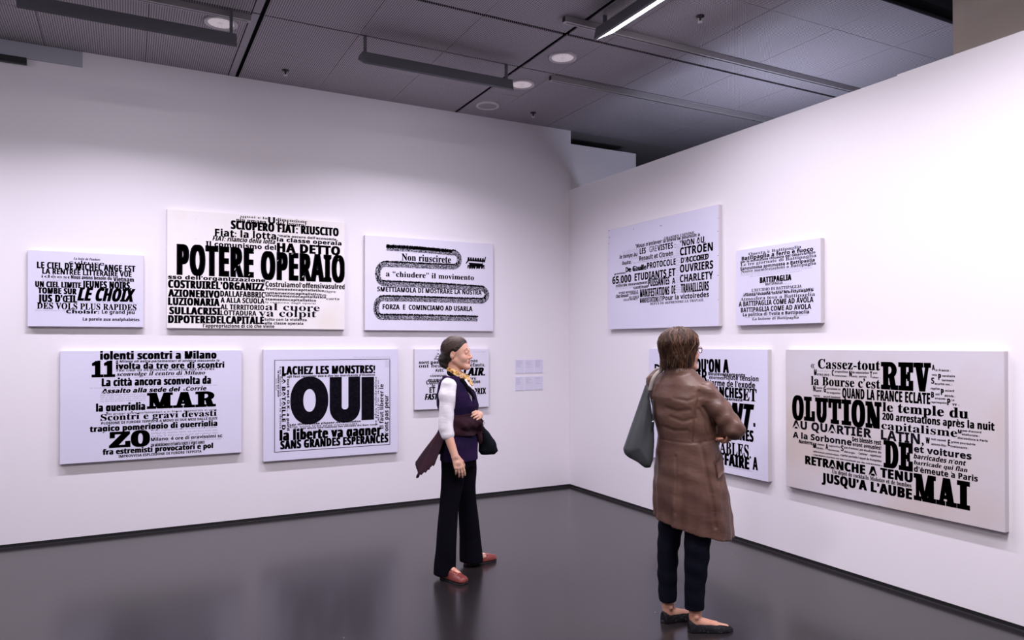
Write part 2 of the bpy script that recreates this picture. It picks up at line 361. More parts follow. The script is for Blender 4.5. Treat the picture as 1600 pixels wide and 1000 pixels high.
def ring(cx, cy, ro, so, ri, si, a0=0, a1=360, n=40, p=2.0):
    """flat ring between two superellipses"""
    v = []; f = []
    closed = (a1-a0) >= 360
    for k in range(n+1):
        a = math.radians(a0+(a1-a0)*k/n); c, s_ = math.cos(a), math.sin(a)
        g = (abs(c)**p+abs(s_)**p)**(-1/p)
        v += [(cx+ro*g*c, cy+so*g*s_), (cx+ri*g*c, cy+si*g*s_)]
    for k in range(n): f.append((2*k, 2*k+2, 2*k+3, 2*k+1))
    return v, f
def slab_glyph(ch):
    V = []; F = []
    def q(*p):
        n = len(V); V.extend(p); F.append(tuple(range(n, n+len(p))))
    def R(a, b, c, d): q((a, b), (c, b), (c, d), (a, d))
    def G(vf):
        n = len(V); V.extend(vf[0]); F.extend(tuple(i+n for i in f) for f in vf[1])
    t = .17
    if ch == 'I': w = .56; R(.14, 0, .42, 1); R(0, 0, w, t); R(0, 1-t, w, 1)
    elif ch == 'L': w = .72; R(.12, 0, .38, 1); R(0, 1-t, .5, 1); R(0, 0, w, t); R(.54, 0, w, .42)
    elif ch == 'E': w = .76; R(.12, 0, .38, 1); R(0, 1-t, w, 1); R(0, 0, w, t); R(.56, 0, w, .36); R(.56, .64, w, 1); R(.3, .42, .56, .58); R(.48, .34, .60, .66)
    elif ch == 'T': w = .80; R(.27, 0, .53, 1); R(0, 1-t, w, 1); R(0, .62, .15, 1); R(w-.15, .62, w, 1); R(.15, 0, .65, t)
    elif ch == 'U': w = .84; R(.10, .36, .36, 1); R(.52, .36, .74, 1); R(0, 1-t, .46, 1); R(.48, 1-t, w, 1); G(ring(.42, .36, .32, .38, .08, .17, 180, 360, 20))
    elif ch == 'O': w = .80; G(ring(.40, .5, .40, .53, .13, .34, p=2.5))
    elif ch == 'N': w = .90; R(.11, 0, .24, 1); q((.02, 1), (.34, 1), (.79, 0), (.47, 0)); R(.66, 0, .79, 1); R(0, 0, .36, t); R(.54, 1-t, w, 1); R(0, 1-t, .3, 1)
    elif ch == 'V': w = .86; q((.07, 1), (.37, 1), (.56, 0), (.30, 0)); q((.64, 1), (.78, 1), (.56, 0), (.44, .06)); R(0, 1-t, .46, 1); R(.54, 1-t, w, 1)
    elif ch == 'R': w = .92; R(.12, 0, .38, 1); R(0, 1-t, .5, 1); R(0, 0, .48, t); R(.38, .42, .5, .56); G(ring(.48, .71, .37, .29, .12, .135, -90, 90, 20)); R(.38, .85, .5, 1); q((.44, .5), (.70, .5), (.84, 0), (.56, 0)); R(.56, 0, w, t)
    elif ch == 'D': w = .84; R(.12, 0, .38, 1); R(0, 1-t, .42, 1); R(0, 0, .42, t); G(ring(.40, .5, .44, .5, .16, .34, -90, 90, 24, 2.4))
    elif ch == 'M': w = 1.1; R(.11, 0, .24, 1); q((.02, 1), (.38, 1), (.60, 0), (.46, 0)); q((.74, 1), (.98, 1), (.60, 0), (.46, 0)); R(.74, 0, 1.0, 1); R(0, 0, .36, t); R(.64, 0, w, t); R(0, 1-t, .3, 1); R(.76, 1-t, w, 1)
    elif ch == 'A': w = .96; q((.34, 1), (.56, 1), (.27, 0), (.12, 0)); q((.34, 1), (.64, 1), (.86, 0), (.58, 0)); R(.24, .24, .66, .38); R(0, 0, .40, t); R(.48, 0, w, t)
    elif ch == 'Z': w = .88; R(.03, 1-t, .86, 1); R(0, 0, w, t); q((.52, .84), (.86, .84), (.36, .14), (.0, .14)); R(.03, .60, .2, 1); R(.70, 0, w, .40)
    elif ch == '1': w = .66; R(.20, 0, .48, 1); R(0, 0, w, t); q((.02, .70), (.22, .72), (.22, .98), (.02, .86)); q((.2, .9), (.48, .9), (.48, 1.02), (.36, 1.02))
    return V, F, w
def slab_text(txt):
    V = []; F = []; x = 0
    for c in txt:
        v, f, wd = slab_glyph(c); n = len(V)
        V += [(a+x, b) for a, b in v]; F += [tuple(i+n for i in q) for q in f]; x += wd+.065
    n0 = len(V); V = np.array(V); V = np.concatenate([V+[dx, 0] for dx in (-.027, 0, .027)]); F = [tuple(i+n0*r_ for i in q) for r_ in range(3) for q in F]
    V[:, 0] = (V[:, 0]+.027)/(x-.065+.054)
    return V, F

POSTERS = {}
def poster_plane(wall):      # -> function pixel -> (u, v) on the face of the canvas
    if wall == 0: return lambda x, y: back(x, y, 1, YW-.042)[[0, 2]]
    return lambda x, y: back(x, y, 0, XW-.042)[[1, 2]]
def face_pt(wall, u, v, lift=0.0006):
    return (u, YW-.042-lift, v) if wall == 0 else (XW-.042-lift, u, v)
def lettering(wall, spec, seed, thing_, box):
    pl = poster_plane(wall); V = []; F = []; GV = []; GF = []; C = (0, 0, 1)
    rnd = random.Random(seed)
    lay = 0
    for line in spec.strip().split('\n'):
        if not line.strip(): continue
        p = line.split('|')
        if p[0] == 'C': C = tuple(float(x) for x in p[1:4]); continue
        st, txt = p[0], p[1]; a = [float(x) for x in p[2:6]]
        X = lambda x: C[0]+x/C[2]
        Yp = lambda y: C[1]+y/C[2]
        if st in ('dn', 'up'):           # vertical lines: x0, y0, x1, y1 box
            (u0, vt), (u1, vb) = pl(X(a[0]), Yp(a[1])), pl(X(a[2]), Yp(a[3]))
            asp = abs(vt-vb)/abs(u1-u0); t, f = text_poly(p[6] if len(p) > 6 else 'B', txt, asp)
            if st == 'dn': P = np.stack([u0+(u1-u0)*t[:, 1], vt+(vb-vt)*t[:, 0]], 1)
            else: P = np.stack([u1+(u0-u1)*t[:, 1], vb+(vt-vb)*t[:, 0]], 1)
            n = sum(len(q) for q in V); V.append(P); F += [tuple(i+n for i in q) for q in f]; continue
        if st == 'R':                    # filled rectangle x0 y0 x1 y1
            (u0, v0), (_, v1), (u1, _) = pl(X(a[0]), Yp(a[1])), pl(X(a[0]), Yp(a[3])), pl(X(a[2]), Yp(a[1]))
            n = sum(len(q) for q in V); V.append(np.array([(u0, v0), (u1, v0), (u1, v1), (u0, v1)])); F.append((n, n+1, n+2, n+3)); continue
        if st in ('O', 'U'):             # fat round letters: outer x0 y0 x1 y1 | inner x0 y0 x1 y1
            b = [float(x) for x in p[6:10]]
            o0, o1 = pl(X(a[0]), Yp(a[1])), pl(X(a[2]), Yp(a[3])); i0, i1 = pl(X(b[0]), Yp(b[1])), pl(X(b[2]), Yp(b[3]))
            if st == 'O':
                m0 = (o0+o1)/2; v, f = ring(0, 0, abs(o1-o0)[0]/2, abs(o1-o0)[1]/2, abs(i1-i0)[0]/2, abs(i1-i0)[1]/2, n=64, p=2.15)
                v = np.array(v)+m0
            else:
                hw = abs(o1-o0)[0]/2; iw = abs(i1-i0)[0]/2; yb = i1[1]+iw*1.0; cx = (o0[0]+o1[0])/2; sg = 1
                v, f = ring(cx, yb, hw, yb-o1[1], iw, iw, 180, 360, 40, 2.3); n = len(v)
                v = v+[(cx-hw, yb), (cx-iw, yb), (cx-iw, o0[1]), (cx-hw, o0[1]), (cx+iw, yb), (cx+hw, yb), (cx+hw, o0[1]), (cx+iw, o0[1])]
                f = f+[(n, n+1, n+2, n+3), (n+4, n+5, n+6, n+7)]; v = np.array(v)
            n = sum(len(q) for q in V); V.append(v); F += [tuple(i+n for i in q) for q in f]; continue
        x0, yt, yb, x1 = a
        (u0, vt), (_, vb), (u1, _) = pl(X(x0), Yp(yt)), pl(X(x0), Yp(yb)), pl(X(x1), Yp((yt+yb)/2))
        h = vt-vb
        if st == 'g':                    # lines too small to read: rows of tiny letter strokes
            rows = int(txt) if txt else 1; rh = h/rows; v = []; f = []
            for r_ in range(rows):
                u = u0; sg = 1 if u1 > u0 else -1
                while (u1-u)*sg > rh*.3:
                    for _k in range(rnd.randint(2, 9)):
                        hh = rh*(.42 if rnd.random() < .7 else .62); wd = rh*.10; y = vt-rh*(r_+.85)
                        n = len(v); v += [(u, y), (u+sg*wd, y), (u+sg*wd, y+hh), (u, y+hh)]; f.append((n, n+1, n+2, n+3))
                        if rnd.random() < .6:
                            yy = y+rnd.choice((0, .5, .9))*hh*.9; n = len(v); v += [(u, yy), (u+sg*rh*.3, yy), (u+sg*rh*.3, yy+rh*.09), (u, yy+rh*.09)]; f.append((n, n+1, n+2, n+3))
                        u += sg*rh*.40
                        if (u1-u)*sg < 0: break
                    u += sg*rh*.40
            if v:
                n = sum(len(q) for q in GV); GV.append(np.array(v)); GF += [tuple(i+n for i in q) for q in f]
            continue
        t, f = slab_text(txt) if st == 'K' else text_poly(st, txt, abs(u1-u0)/max(h, .002))
        P = np.stack([u0+(u1-u0)*t[:, 0], vb+h*t[:, 1]], 1)
        lay += 1
        n = sum(len(q) for q in V); V.append(P); F += [tuple(i+n for i in q) for q in f]
    def out(name, V, F, m, lift):
        P = np.concatenate(V)
        P[:, 0] = np.clip(P[:, 0], min(box[0], box[1])+.002, max(box[0], box[1])-.002); P[:, 1] = np.clip(P[:, 1], box[2]+.002, box[3]-.002)
        o = prop(obj(name, [face_pt(wall, u, v, lift) for u, v in P], F, m, thing_), kind='stuff')
    if V: out('printed_lettering', V, F, M['ink'], .0007)
    if GV: out('small_print', GV, GF, M['inkgrey'], .0005)

def canvas_mat(name, c, c2, lo, hi, sc=1.6):
    return mat(name, c, .75, .25, noise=(sc, c2, lo, hi, 8), bump=(420, .12, .001))
M['cv_white'] = canvas_mat('canvas_cool_white', (.70, .675, .80), (.735, .71, .82), .3, .7)
M['cv_lilac'] = canvas_mat('canvas_pale_lilac', (.66, .64, .80), (.70, .68, .82), .3, .7)
M['cv_cream'] = canvas_mat('canvas_aged_cream', (.80, .765, .77), (.76, .70, .64), .52, .80, 2.6)
M['cv_grey'] = canvas_mat('canvas_aged_grey', (.59, .56, .62), (.55, .47, .45), .38, .64, 1.3)
M['cv_side'] = mat('canvas_edge', (.62, .58, .60), .7, .3)
def poster(label, wall, u0, u1, z0, z1, cm, spec, seed, th=.042, group=None):
    c = ((u0+u1)/2, YW, z0) if wall == 0 else (XW, (u0+u1)/2, z0)
    t = thing('poster_canvas', label, 'poster', c, group)
    a, b = min(u0, u1), max(u0, u1)
    mb = MB(); e = .0006
    if wall == 0: mb.box(a, YW-th, z0, b, YW-e, z1)
    else: mb.box(XW-th, a, z0, XW-e, b, z1)
    o = mb.build('canvas', [M[cm], M['cv_side']], t)
    for i, p in enumerate(o.data.polygons):
        nn = p.normal; p.material_index = 0 if (abs(nn.y) > .9 if wall == 0 else abs(nn.x) > .9) else 1
    o.data.update()
    bevel(o, .002, 1)
    if spec: lettering(wall, spec, seed, t, (u0, u1, z0, z1))
    return t

poster('small white poster at the far left of the upper row, with a slanted headline', 0, -.689, .129, 1.746, 2.353, 'cv_lilac', """
C|20|370|6.25
T|La boite de Pandore|593|200|222|853
N|culture|545|226|268|895
B|LE CIEL DE MICHEL ANGE EST|235|242|305|1197
B|LA RENTRÉE LITTERAIRE VUE|287|308|360|1160
N|idées|280|368|398|530
B|« Nous avons besoin du|535|374|408|968
B|Vietnam|980|392|434|1183
g|2|285|402|430|945
H|UN CIEL LIMITE|218|432|488|668
H|JEUNES NOIRS.|678|428|495|1160
H|TOMBE SUR|245|494|552|625
J|LE CHOIX|628|494|622|1200
H|JUS D'ŒIL|245|562|634|630
g|1|640|624|642|1220
S|DES VOLS PLUS RAPIDES|235|640|702|1208
B|Choisir:|520|713|746|845
B|Le grand jeu|870|715|750|1190
g|1|218|708|724|520
B|La parole aux analphabètes|683|787|817|1237
""", 1)
poster('large cream stained poster in the upper row, with a tall black headline', 0, .308, 1.843, 1.741, 2.764, 'cv_cream', """
C|250|310|4.547
S|squai e la|570|118|134|765
S|dimensione|825|138|160|1045
S|più umana|540|134|172|755
B|U|768|128|178|818
S|del lavoro?|825|160|188|1040
H|SCIOPERO FIAT: RIUSCITO|503|156|216|1270
B|Fiat: la lotta|390|216|265|825
I|FIAT: rilancio della lotta|372|264|298|820
B|“male oscuro dell’economia„|835|256|272|1265
B|la classe operaia|830|277|305|1290
B|Il comunismo del|325|304|338|825
H|HA DETTO|830|316|378|1280
H|POTERE|118|325|540|667
H|OPERAIO|715|376|574|1315
B|sso dell’organizzazione|57|543|570|748
H|COSTRUIREL’ORGANIZZ|57|578|634|742
H|AZIONERIVO|57|645|697|425
H|LUZIONARIA|57|703|757|425
H|SULLACRISI|65|770|822|430
H|DIPOTEREDELCAPITALE|57|830|885|740
B|DALLAFABBRIC|428|656|697|745
B|A ALLA SCUOLA|430|703|740|742
B|AL TERRITORIO|430|752|788|740
B|LOTTADURA|430|795|830|685
B|Costruiamol’offensivasulred|748|590|626|1315
B|fruttamentocapitalistico|750|634|650|1165
S|tigre|1167|652|668|1250
B|ruttamentocapitalistico|745|662|678|1148
S|di|1150|680|694|1182
B|Sfruttamentocapitalistico|748|682|698|1180
S|carta|1182|702|720|1275
B|ttamentocapitalistico|748|708|724|1110
N|la reazione degli operai|748|730|744|1105
S|al cuore|748|745|794|1135
S|va colpit|700|788|838|1110
B|tolto con la violenza|742|850|868|1042
B|alla classe operaia|742|877|895|1018
B|l’appropriazione di ciò che viene|305|892|916|813
""", 2)
p3 = poster('white poster with a winding snake-like crowd printed around four lines', 0, 2.038, 3.425, 1.737, 2.659, 'cv_white', """
C|560|360|5.883
S|Non riuscirete|397|212|275|852
S|a “chiudere” il movimento|252|372|422|1062
B|SMETTIAMOLA DI MOSTRARE LA NOSTRA|173|516|560|1133
B|FORZA  E  COMINCIAMO AD USARLA|222|678|724|1048
""", 3)
poster('white poster at the left end of the lower row, with a big number eleven', 0, -.469, .913, .637, 1.551, 'cv_lilac', """
C|80|530|4.545
H|iolenti scontri a Milano|347|88|145|1175
I|A Milano gli extra-parlamentari di sinistra staccando la|455|150|166|1195
K|11|287|155|271|455
H|ivolta da tre ore di scontri|460|170|213|1230
T|TRE ORE DI DURISSIMI SCONTRI NELLE STRA|460|215|230|1160
T|sconvolge il centro di Milano|465|233|262|1093
g|1|585|264|278|950
H|La città ancora sconvolta da|358|279|335|1135
g|1|275|341|353|1185
J|Assalto alla sede del|355|354|385|918
N|«|935|345|368|955
I|Corrie|957|338|366|1103
g|4|350|390|448|668
H|la guerriglia|318|461|515|668
K|MAR|680|382|496|1170
N|dei gruppi extra-parlamentari e in breve degenerata in urne|390|522|538|1175
S|Scontri e gravi devasti|350|534|580|1175
B|PLOSIONE DI FURORE TEPPISTA A MENO DI DUE MESI DALLE ELEZI|355|589|607|1180
H|tragico pomeriggio di guerriglia|273|619|660|1180
K|ZO|410|660|774|702
g|3|710|636|698|1185
B|Milano: 4 ore di gravissimi sc|708|701|724|1215
g|1|708|728|742|1200
B|UN MORIBONDO OTTANTA FERITI E VENTI ARRES|708|744|764|1090
H|fra estremisti provocatori e pol|365|784|822|1150
B|IMPROVVISA ESPLOSIONE DI FURORE TEPPISTA|478|824|842|1068
""", 4)
poster('white poster with a ruled black frame and a huge three-letter word, in the lower row', 0, 1.098, 2.372, .538, 1.555, 'cv_lilac', """
C|400|530|4.763
g|1|725|127|139|1000
R||136|155|998|159
R||136|839|998|843.5
R||136|155|141|843
R||993|153|998|783
H|LACHEZ LES MONSTRES!|193|203|265|887
B|Il faut renvoyer dos à dos les marchands d’illusions|250|270|286|885
O||255|281|538|626|350|365|442|530
U||548|282|775|614|637|282|686|521
R||785|281|878|603
dn|LA BATAILLE D|193|265|219|674|B
dn|Tout est O.K., a pord|231|270|249|680|B
dn|Les fascistes ont la devise|176|205|190|668|N
dn|la même qui peut|161|235|174|430|B
dn|une fois|147|292|157|380|N
up|Il faut liberer le|920|335|948|668|B
up|n’ont pas peur|956|418|984|720|B
up|es plus vulnérables|882|280|898|642|N
up|gloire aux|902|300|914|610|N
g|4|962|155|208|996
B|Les différentes phases de la mission|250|630|643|780
N|Elle vont très plus contenues. . .|250|645|662|805
B|Il y est alors vos mêmes les minets du bon vous|280|662|673|905
g|1|340|676|690|640
H|la liberte va gagner,|175|681|756|950
H|SANS GRANDES ESPERANCES|180|758|820|985
""", 5)
poster('small white poster behind the woman in the purple vest', 0, 2.546, 3.372, .944, 1.553, 'cv_white', """
C|640|510|5.882
g|1|585|229|238|692
B|EMBOU|225|293|305|285
B|sont passer|85|318|344|330
B|bornée|500|303|330|625
S|ont beau|85|345|380|330
S|défauts,|530|337|370|695
J|CLAIR.|440|382|456|695
B|AVEC|235|392|418|315
g|1|205|430|444|330
B|COMMENTAIRES|188|448|465|400
S|manqu|170|472|510|330
S|ure|545|462|490|612
B|Comhien|152|497|534|340
B|olution|540|493|524|648
S|le|202|527|560|235
S|es|545|530|558|583
B|ET|182|560|610|235
B|AUT PRIX|480|572|628|703
g|1|560|558|572|695
g|1|590|630|642|655
J|FAST|138|620|676|262
""", 6)
poster('tall white poster at upper left of the right wall, with tick marks down its edges', 1, 6.109, 4.543, 1.749, 2.766, 'cv_lilac', """
C|940|340|6.25
S|GRANDES USEVINE|610|192|220|905
B|la grève se poursuit à|600|218|246|960
I|"Nous n'enlever|330|262|298|590
B|LES|372|302|358|432
N|GRE|465|285|340|540
B|VISTES :|545|270|325|722
B|"NON AU|765|227|283|1003
I|le temps au|175|368|404|352
B|CITROËN|765|296|372|1088
B|Renault et Citroën|368|378|422|698
I|foudre|200|430|462|285
N|D’ACCORD”|775|393|445|1050
B|D’ACCORD|775|393|445|1046
N|De Gaulle|235|487|535|440
B|De Gaulle|235|487|535|438
B|PROTOCOLE|443|442|500|725
B|OUVRIERS|765|463|538|1090
B|65.000|105|580|650|290
B|ETUDIANTS ET|322|548|618|722
B|CHARLETY|765|562|633|1090
B|A|688|590|648|720
B|PUISSANTES|455|602|674|663
B|le mouvement|225|645|670|450
B|continue|312|670|699|452
B|MANIFESTATIONS|375|702|778|662
B|DE|683|665|745|722
B|TRAVAILLEURS|775|650|735|1048
B|MANIFESTATIONS ET|375|787|834|590
B|Pour la victoiredes|595|765|810|1048
S|REFUS DE REPRENDRE LE TRAVAIL|475|832|854|998
B|grévistes|125|545|560|232
B|milliers|140|655|680|225
B|PARIS MARSEILLE|170|728|747|355
B|L’EPREUVE|275|740|755|360
I|Chez Renault|140|755|785|265
B|DU FORCE|270|770|790|365
B|LILLE NANCY|215|796|814|355
g|3|210|325|365|365
g|3|280|385|415|365
g|1|200|440|475|720
g|8|728|255|400|772
g|14|725|405|740|772
g|2|140|680|705|310
R||68|124|78|130
R||70|193|84|197
R||70|250|74|256
R||70|415|74|419
R||570|80|590|84
R||310|110|316|116
R||1132|133|1148|137
R||1132|371|1148|375
R||1132|563|1150|568
R||1132|800|1148|803
R||1136|4|1144|8
""", 7)
poster('small white poster at upper right of the right wall, with an hourglass-shaped block of text', 1, 4.349, 3.537, 1.748, 2.356, 'cv_lilac', """
C|1140|360|6.25
S|Questa è Battipaglia|185|218|246|700
B|Battipaglia a ferro e fuoco|118|260|294|818
B|per la minacciata chiusura del tabacchificio|108|299|320|838
S|Le tre giornate di Battipaglia|108|322|352|848
B|Sanguinosa sommossa a Battipaglia|105|362|390|832
S|Nuove manifestazioni a Battipaglia|112|390|418|845
g|2|110|418|448|810
g|1|200|440|456|700
H|BATTIPAGLIA|295|460|515|605
B|BATTIPAGLIA|350|515|536|520
g|1|350|530|546|605
S|L’ECCIDIO DI BATTIPAGLIA|215|572|600|705
S|Battipaglia tutta la notte|150|612|632|818
B|Avola vuole dire Battipaglia|130|628|645|820
g|2|130|606|655|820
S|Atmosfera tesa a Battipaglia|105|658|690|835
B|A BATTIPAGLIA COME AD AVOLA|90|698|745|820
B|BATTIPAGLIA COME AD AVOLA|110|757|802|797
B|La politica di Avola e Battipaglia|130|810|840|777
g|1|150|842|858|760
T|La lezione di Battipaglia|220|852|878|675
""", 8)
poster('white poster partly hidden behind the woman in the brown leather coat', 1, 5.46, 4.023, .539, 1.558, 'cv_lilac', """
C|1000|530|4.167
B|DE|95|163|222|165
H|CE QU’ON A|290|126|206|580
B|SAVENIR|190|192|262|440
B|Bouleversements|445|213|234|685
B|énormes|450|237|258|545
B|Haute tension|547|232|262|772
B|L’arme de l’exode|440|262|300|750
H|BRANCHES|428|303|367|668
S|ET|668|320|398|760
B|rissement|530|377|393|668
J|DEVANT|330|388|548|745
R||738|545|752|570
H|QUINES|560|572|642|740
S|TABLES.|485|655|733|723
H|L’AFFAIRE|440|722|795|712
B|A|733|766|848|768
B|e|525|822|842|545
g|1|578|824|836|733
""", 9)
poster('big aged greyish poster at far right, with giant slab letters', 1, 3.851, 2.318, .538, 1.559, 'cv_grey', """
C|1230|540|6.25
N|«|230|155|222|268
S|Cassez-tout|300|132|222|908
B|M|262|230|287|288
g|1|295|232|256|425
B|ETRO-BUS :|292|272|291|425
B|C|435|237|294|458
B|propositions|466|242|262|595
B|ommunaux :|462|284|301|592
B|N|605|246|302|632
B|de négociation|636|250|271|798
B|avig. aérien. :|636|290|308|795
B|T|808|252|312|830
B|pas|840|257|275|880
B|abac :|832|300|318|905
S|la Bourse c’est|232|298|382|908
B|N|253|390|445|278
B|matin|287|403|420|345
B|MPP :|283|432|450|350
B|G|356|396|454|380
B|entrations ce|385|409|428|520
B|ds magasins :|385|447|465|528
B|QUAND LA FRANCE ECLATE|537|413|509|1397
B|reprise|255|479|495|320
B|accord imminent|355|486|505|522
K|REV|915|158|425|1405
K|OLUTION|48|487|718|922
B|AU QUARTIER|50|728|803|825
B|LATIN,|915|822|914|1335
S|le temple du|930|550|640|1770
B|200 arrestations après la nuit|928|654|722|2025
S|capitalisme|920|738|812|1662
B|A la Sorbonne|55|841|896|630
B|Des blessés rest|635|890|934|918
B|eront aveugles!|640|943|980|918
C|1230|680|7.143
I|Nanterre,|128|46|86|288
B|M|290|82|140|325
B|ottamment|337|90|108|415
B|ichelin :|327|130|150|415
B|A|428|96|157|458
B|aujourd’hui|465|105|124|595
B|ssurances :|460|150|170|592
B|S|600|112|174|630
B|pas d’avions|635|122|145|790
B|idérurgie :|635|171|192|768
B|Les étudiants de|798|146|170|1050
B|Censier   rejettent|798|190|214|1050
B|référendum consultations|290|170|188|575
B|reprise partielle l’appel de Pompidou|595|208|230|1052
B|« Des dépôts d’armes ont été constitués par des extrémistes »|285|208|222|1062
H|RETRANCHE A TENU|200|227|318|1400
S|Un dépôt de cocktails Molotov et de bombes|500|380|424|1385
H|JUSQU’A L’AUBE|385|417|518|1393
C|1370|670|7.143
K|DE|75|124|428|402
B|et voitures|415|187|256|1058
I|barricades n’ont|410|276|328|997
T|barricade qui flan|413|346|394|1012
B|d’émeute à Paris|415|414|476|1128
K|MAI|412|492|790|1040
B|W|545|92|160|592
B|nuit nouvel.|607|101|124|778
B|agons-lits :|608|156|179|785
B|E|793|119|189|820
B|grève poursuivie|830|133|155|1100
B|nseignants :|825|181|204|1028
B|discussions à Paris|902|88|110|1238
B|M|905|6|50|948
B|pas d’accord|955|8|28|1167
B|étallurgie :|950|50|70|1147
C|1400|540|6.25
B|A|350|187|240|380
B|ir-France :|386|228|249|533
B|vote|350|276|294|400
B|P|412|277|334|442
B|versitaire|450|284|304|577
B|harmacie|448|327|347|568
B|S|343|312|371|375
B|écurité soc. :|378|362|382|548
B|reprise|340|406|428|428
B|P|438|422|481|468
B|accord|480|427|447|568
B|B|343|450|507|372
B|uni|385|462|484|425
B|étrole :|475|477|499|578
B|anques :|380|503|522|497
B|reprisepoint|340|541|559|498
B|P|500|517|579|533
B|Le|545|521|540|570
B|TT :|548|566|587|618
""", 10)

# the printed crowd that winds around the four lines of the third poster
M['crowd'] = mat('crowd_halftone', (.30, .28, .34), .7, .2)
def _crowd():
    m = M['crowd']; nt = m.node_tree; b = nt.nodes['Principled BSDF']; tc = nt.nodes.new('ShaderNodeTexCoord')
    n = nt.nodes.new('ShaderNodeTexNoise'); n.inputs['Scale'].default_value = 150; n.inputs['Detail'].default_value = 3
    r = nt.nodes.new('ShaderNodeValToRGB'); r.color_ramp.elements[0].position = .48; r.color_ramp.elements[1].position = .62
    r.color_ramp.elements[0].color = (.02, .02, .03, 1); r.color_ramp.elements[1].color = (.56, .54, .64, 1)
    nt.links.new(tc.outputs['Object'], n.inputs['Vector']); nt.links.new(n.outputs['Fac'], r.inputs['Fac']); nt.links.new(r.outputs['Color'], b.inputs['Base Color'])
_crowd()
def snake():
    pl = poster_plane(0); rnd = random.Random(5)
    def W(x, y): return pl(560+x/5.883, 360+y/5.883)
    def arc(cx, cy, rx, ry, a0, a1, n=14): return [(cx+rx*math.cos(math.radians(a0+(a1-a0)*k/n)), cy+ry*math.sin(math.radians(a0+(a1-a0)*k/n))) for k in range(n+1)]
    # centre line of the band in the frame of the rectified sheet: left edges descend slightly to the right in the picture
    path = [(258, 160), (450, 170), (700, 190), (860, 205)] + arc(870, 270, 58, 66, -80, 80) + [(700, 330), (450, 318), (240, 310)] \
        + arc(235, 400, 58, 88, 265, 95) + [(450, 497), (800, 514), (1100, 534)] + arc(1125, 592, 55, 58, -80, 80) \
        + [(800, 640), (500, 630), (230, 626)] + arc(215, 712, 52, 86, 265, 95) + [(500, 800), (800, 806), (1095, 812)]
    P = np.array([W(*p) for p in path]); 
    t = np.gradient(P, axis=0); t /= np.linalg.norm(t, axis=1)[:, None]; nn = np.stack([-t[:, 1], t[:, 0]], 1)
    hw = .028
    L_, R_ = P+nn*hw, P-nn*hw; n = len(P)
    v = [face_pt(0, *p, .0008) for p in L_]+[face_pt(0, *p, .0008) for p in R_]
    obj('printed_crowd', v, [(i, i+1, n+i+1, n+i) for i in range(n-1)], M['crowd'], p3)
    # black heads and raised arms along the upper edge of each band, dark ranks of figures in the bends
    V = []; F = []
    def poly(q):
        k = len(V); V.extend(face_pt(0, *p, .0011) for p in q); F.append(tuple(range(k, k+len(q))))
    for i in range(n-1):
        a, b = P[i], P[i+1]; d = b-a; ln = np.linalg.norm(d); k = max(1, int(ln/.008))
        if abs(d[0]) > abs(d[1])*1.2:
            for j in range(k):
                c = a+d*(j+rnd.random())/k; y = c[1]+hw; h = rnd.uniform(.005, .015); w_ = rnd.uniform(.005, .010)
                poly([(c[0]-w_, y-.011), (c[0]+w_, y-.011), (c[0]+w_*.7, y+h*.4), (c[0]+rnd.uniform(-.004, .004), y+h*.7), (c[0]-w_*.7, y+h*.3)])
                if i < 3: poly([(c[0]-w_, y-.030), (c[0]+w_, y-.026), (c[0]+w_, y-.006), (c[0]-w_, y-.006)])
        else:
            for j in range(max(1, k//2)):
                c = a+d*rnd.random()+np.array([rnd.uniform(-.02, .012), 0]); r_ = rnd.uniform(.004, .009)
                poly([(c[0]-r_, c[1]-r_*1.6), (c[0]+r_, c[1]-r_*1.4), (c[0]+r_*.7, c[1]+r_*1.6), (c[0]-r_*.6, c[1]+r_*1.8)])
    # small emblem at right: a many-legged banner of walkers with raised fist
    def e(x, y): return W(x, y)
    poly([e(1010, 272), e(1150, 280), e(1140, 335), e(1020, 322)])
    for j in range(7):
        x = 1012+j*22; y = 255+j*1.5
        poly([e(x-7, y-8), e(x+7, y-9), e(x+8, y+8), e(x-8, y+8)]); poly([e(x-10, y+6), e(x+10, y+6), e(x+11, y+26), e(x-11, y+26)])
        poly([e(x-8, 318), e(x+6, 318), e(x+rnd.uniform(-6, 10), 352), e(x-12, 346)])
        poly([e(x+2, 318), e(x+14, 318), e(x+14, 356), e(x+5, 354)])
    poly([e(1150, 285), e(1165, 243), e(1173, 243), e(1162, 300)]); poly([e(985, 300), e(1012, 262), e(1016, 278), e(992, 308)])
    prop(obj('printed_figures', V, F, M['ink'], p3), kind='stuff')
    obj('printed_banner', [face_pt(0, *e(*q), .0014) for q in ((1015, 283), (1140, 291), (1139, 305), (1015, 296))], [(0, 1, 2, 3)], M['cv_white'], p3)
snake()

# scratches of bare paper in the biggest headline, age spots on the cream sheets
def specks(par, wall, pts, m, name):
    pl = poster_plane(wall); V = []; F = []
    for x, y, a, b, c in pts:
        u, v = pl(x, y); k = len(V); dx, dz = a*.003, b*.003
        V += [face_pt(wall, u, v, .0010), face_pt(wall, u+dx, v+dz, .0010), face_pt(wall, u+dx+c*.003, v+dz-.002, .0010), face_pt(wall, u+c*.004, v-.003, .0010)]; F.append((k, k+1, k+2, k+3))
    prop(obj(name, V, F, m, par), kind='stuff')
M['spot'] = mat('rust_spot', (.30, .19, .12), .8, .2)
pots = bpy.data.objects['poster_canvas.001']
specks(pots, 0, [(366, 422, 3, 6, 1), (372, 415, 2, 4, 1), (430, 400, -3, 5, 1), (433, 408, 3, 4, 1), (304, 425, 4, -3, 1), (472, 433, 4, 5, 1), (467, 438, 2, -3, 1), (395, 393, 7, 2, 1), (388, 430, 4, 4, 1), (528, 405, 2, 3, 1), (455, 397, 6, 2, 1)], M['cv_cream'], 'scratch_marks')
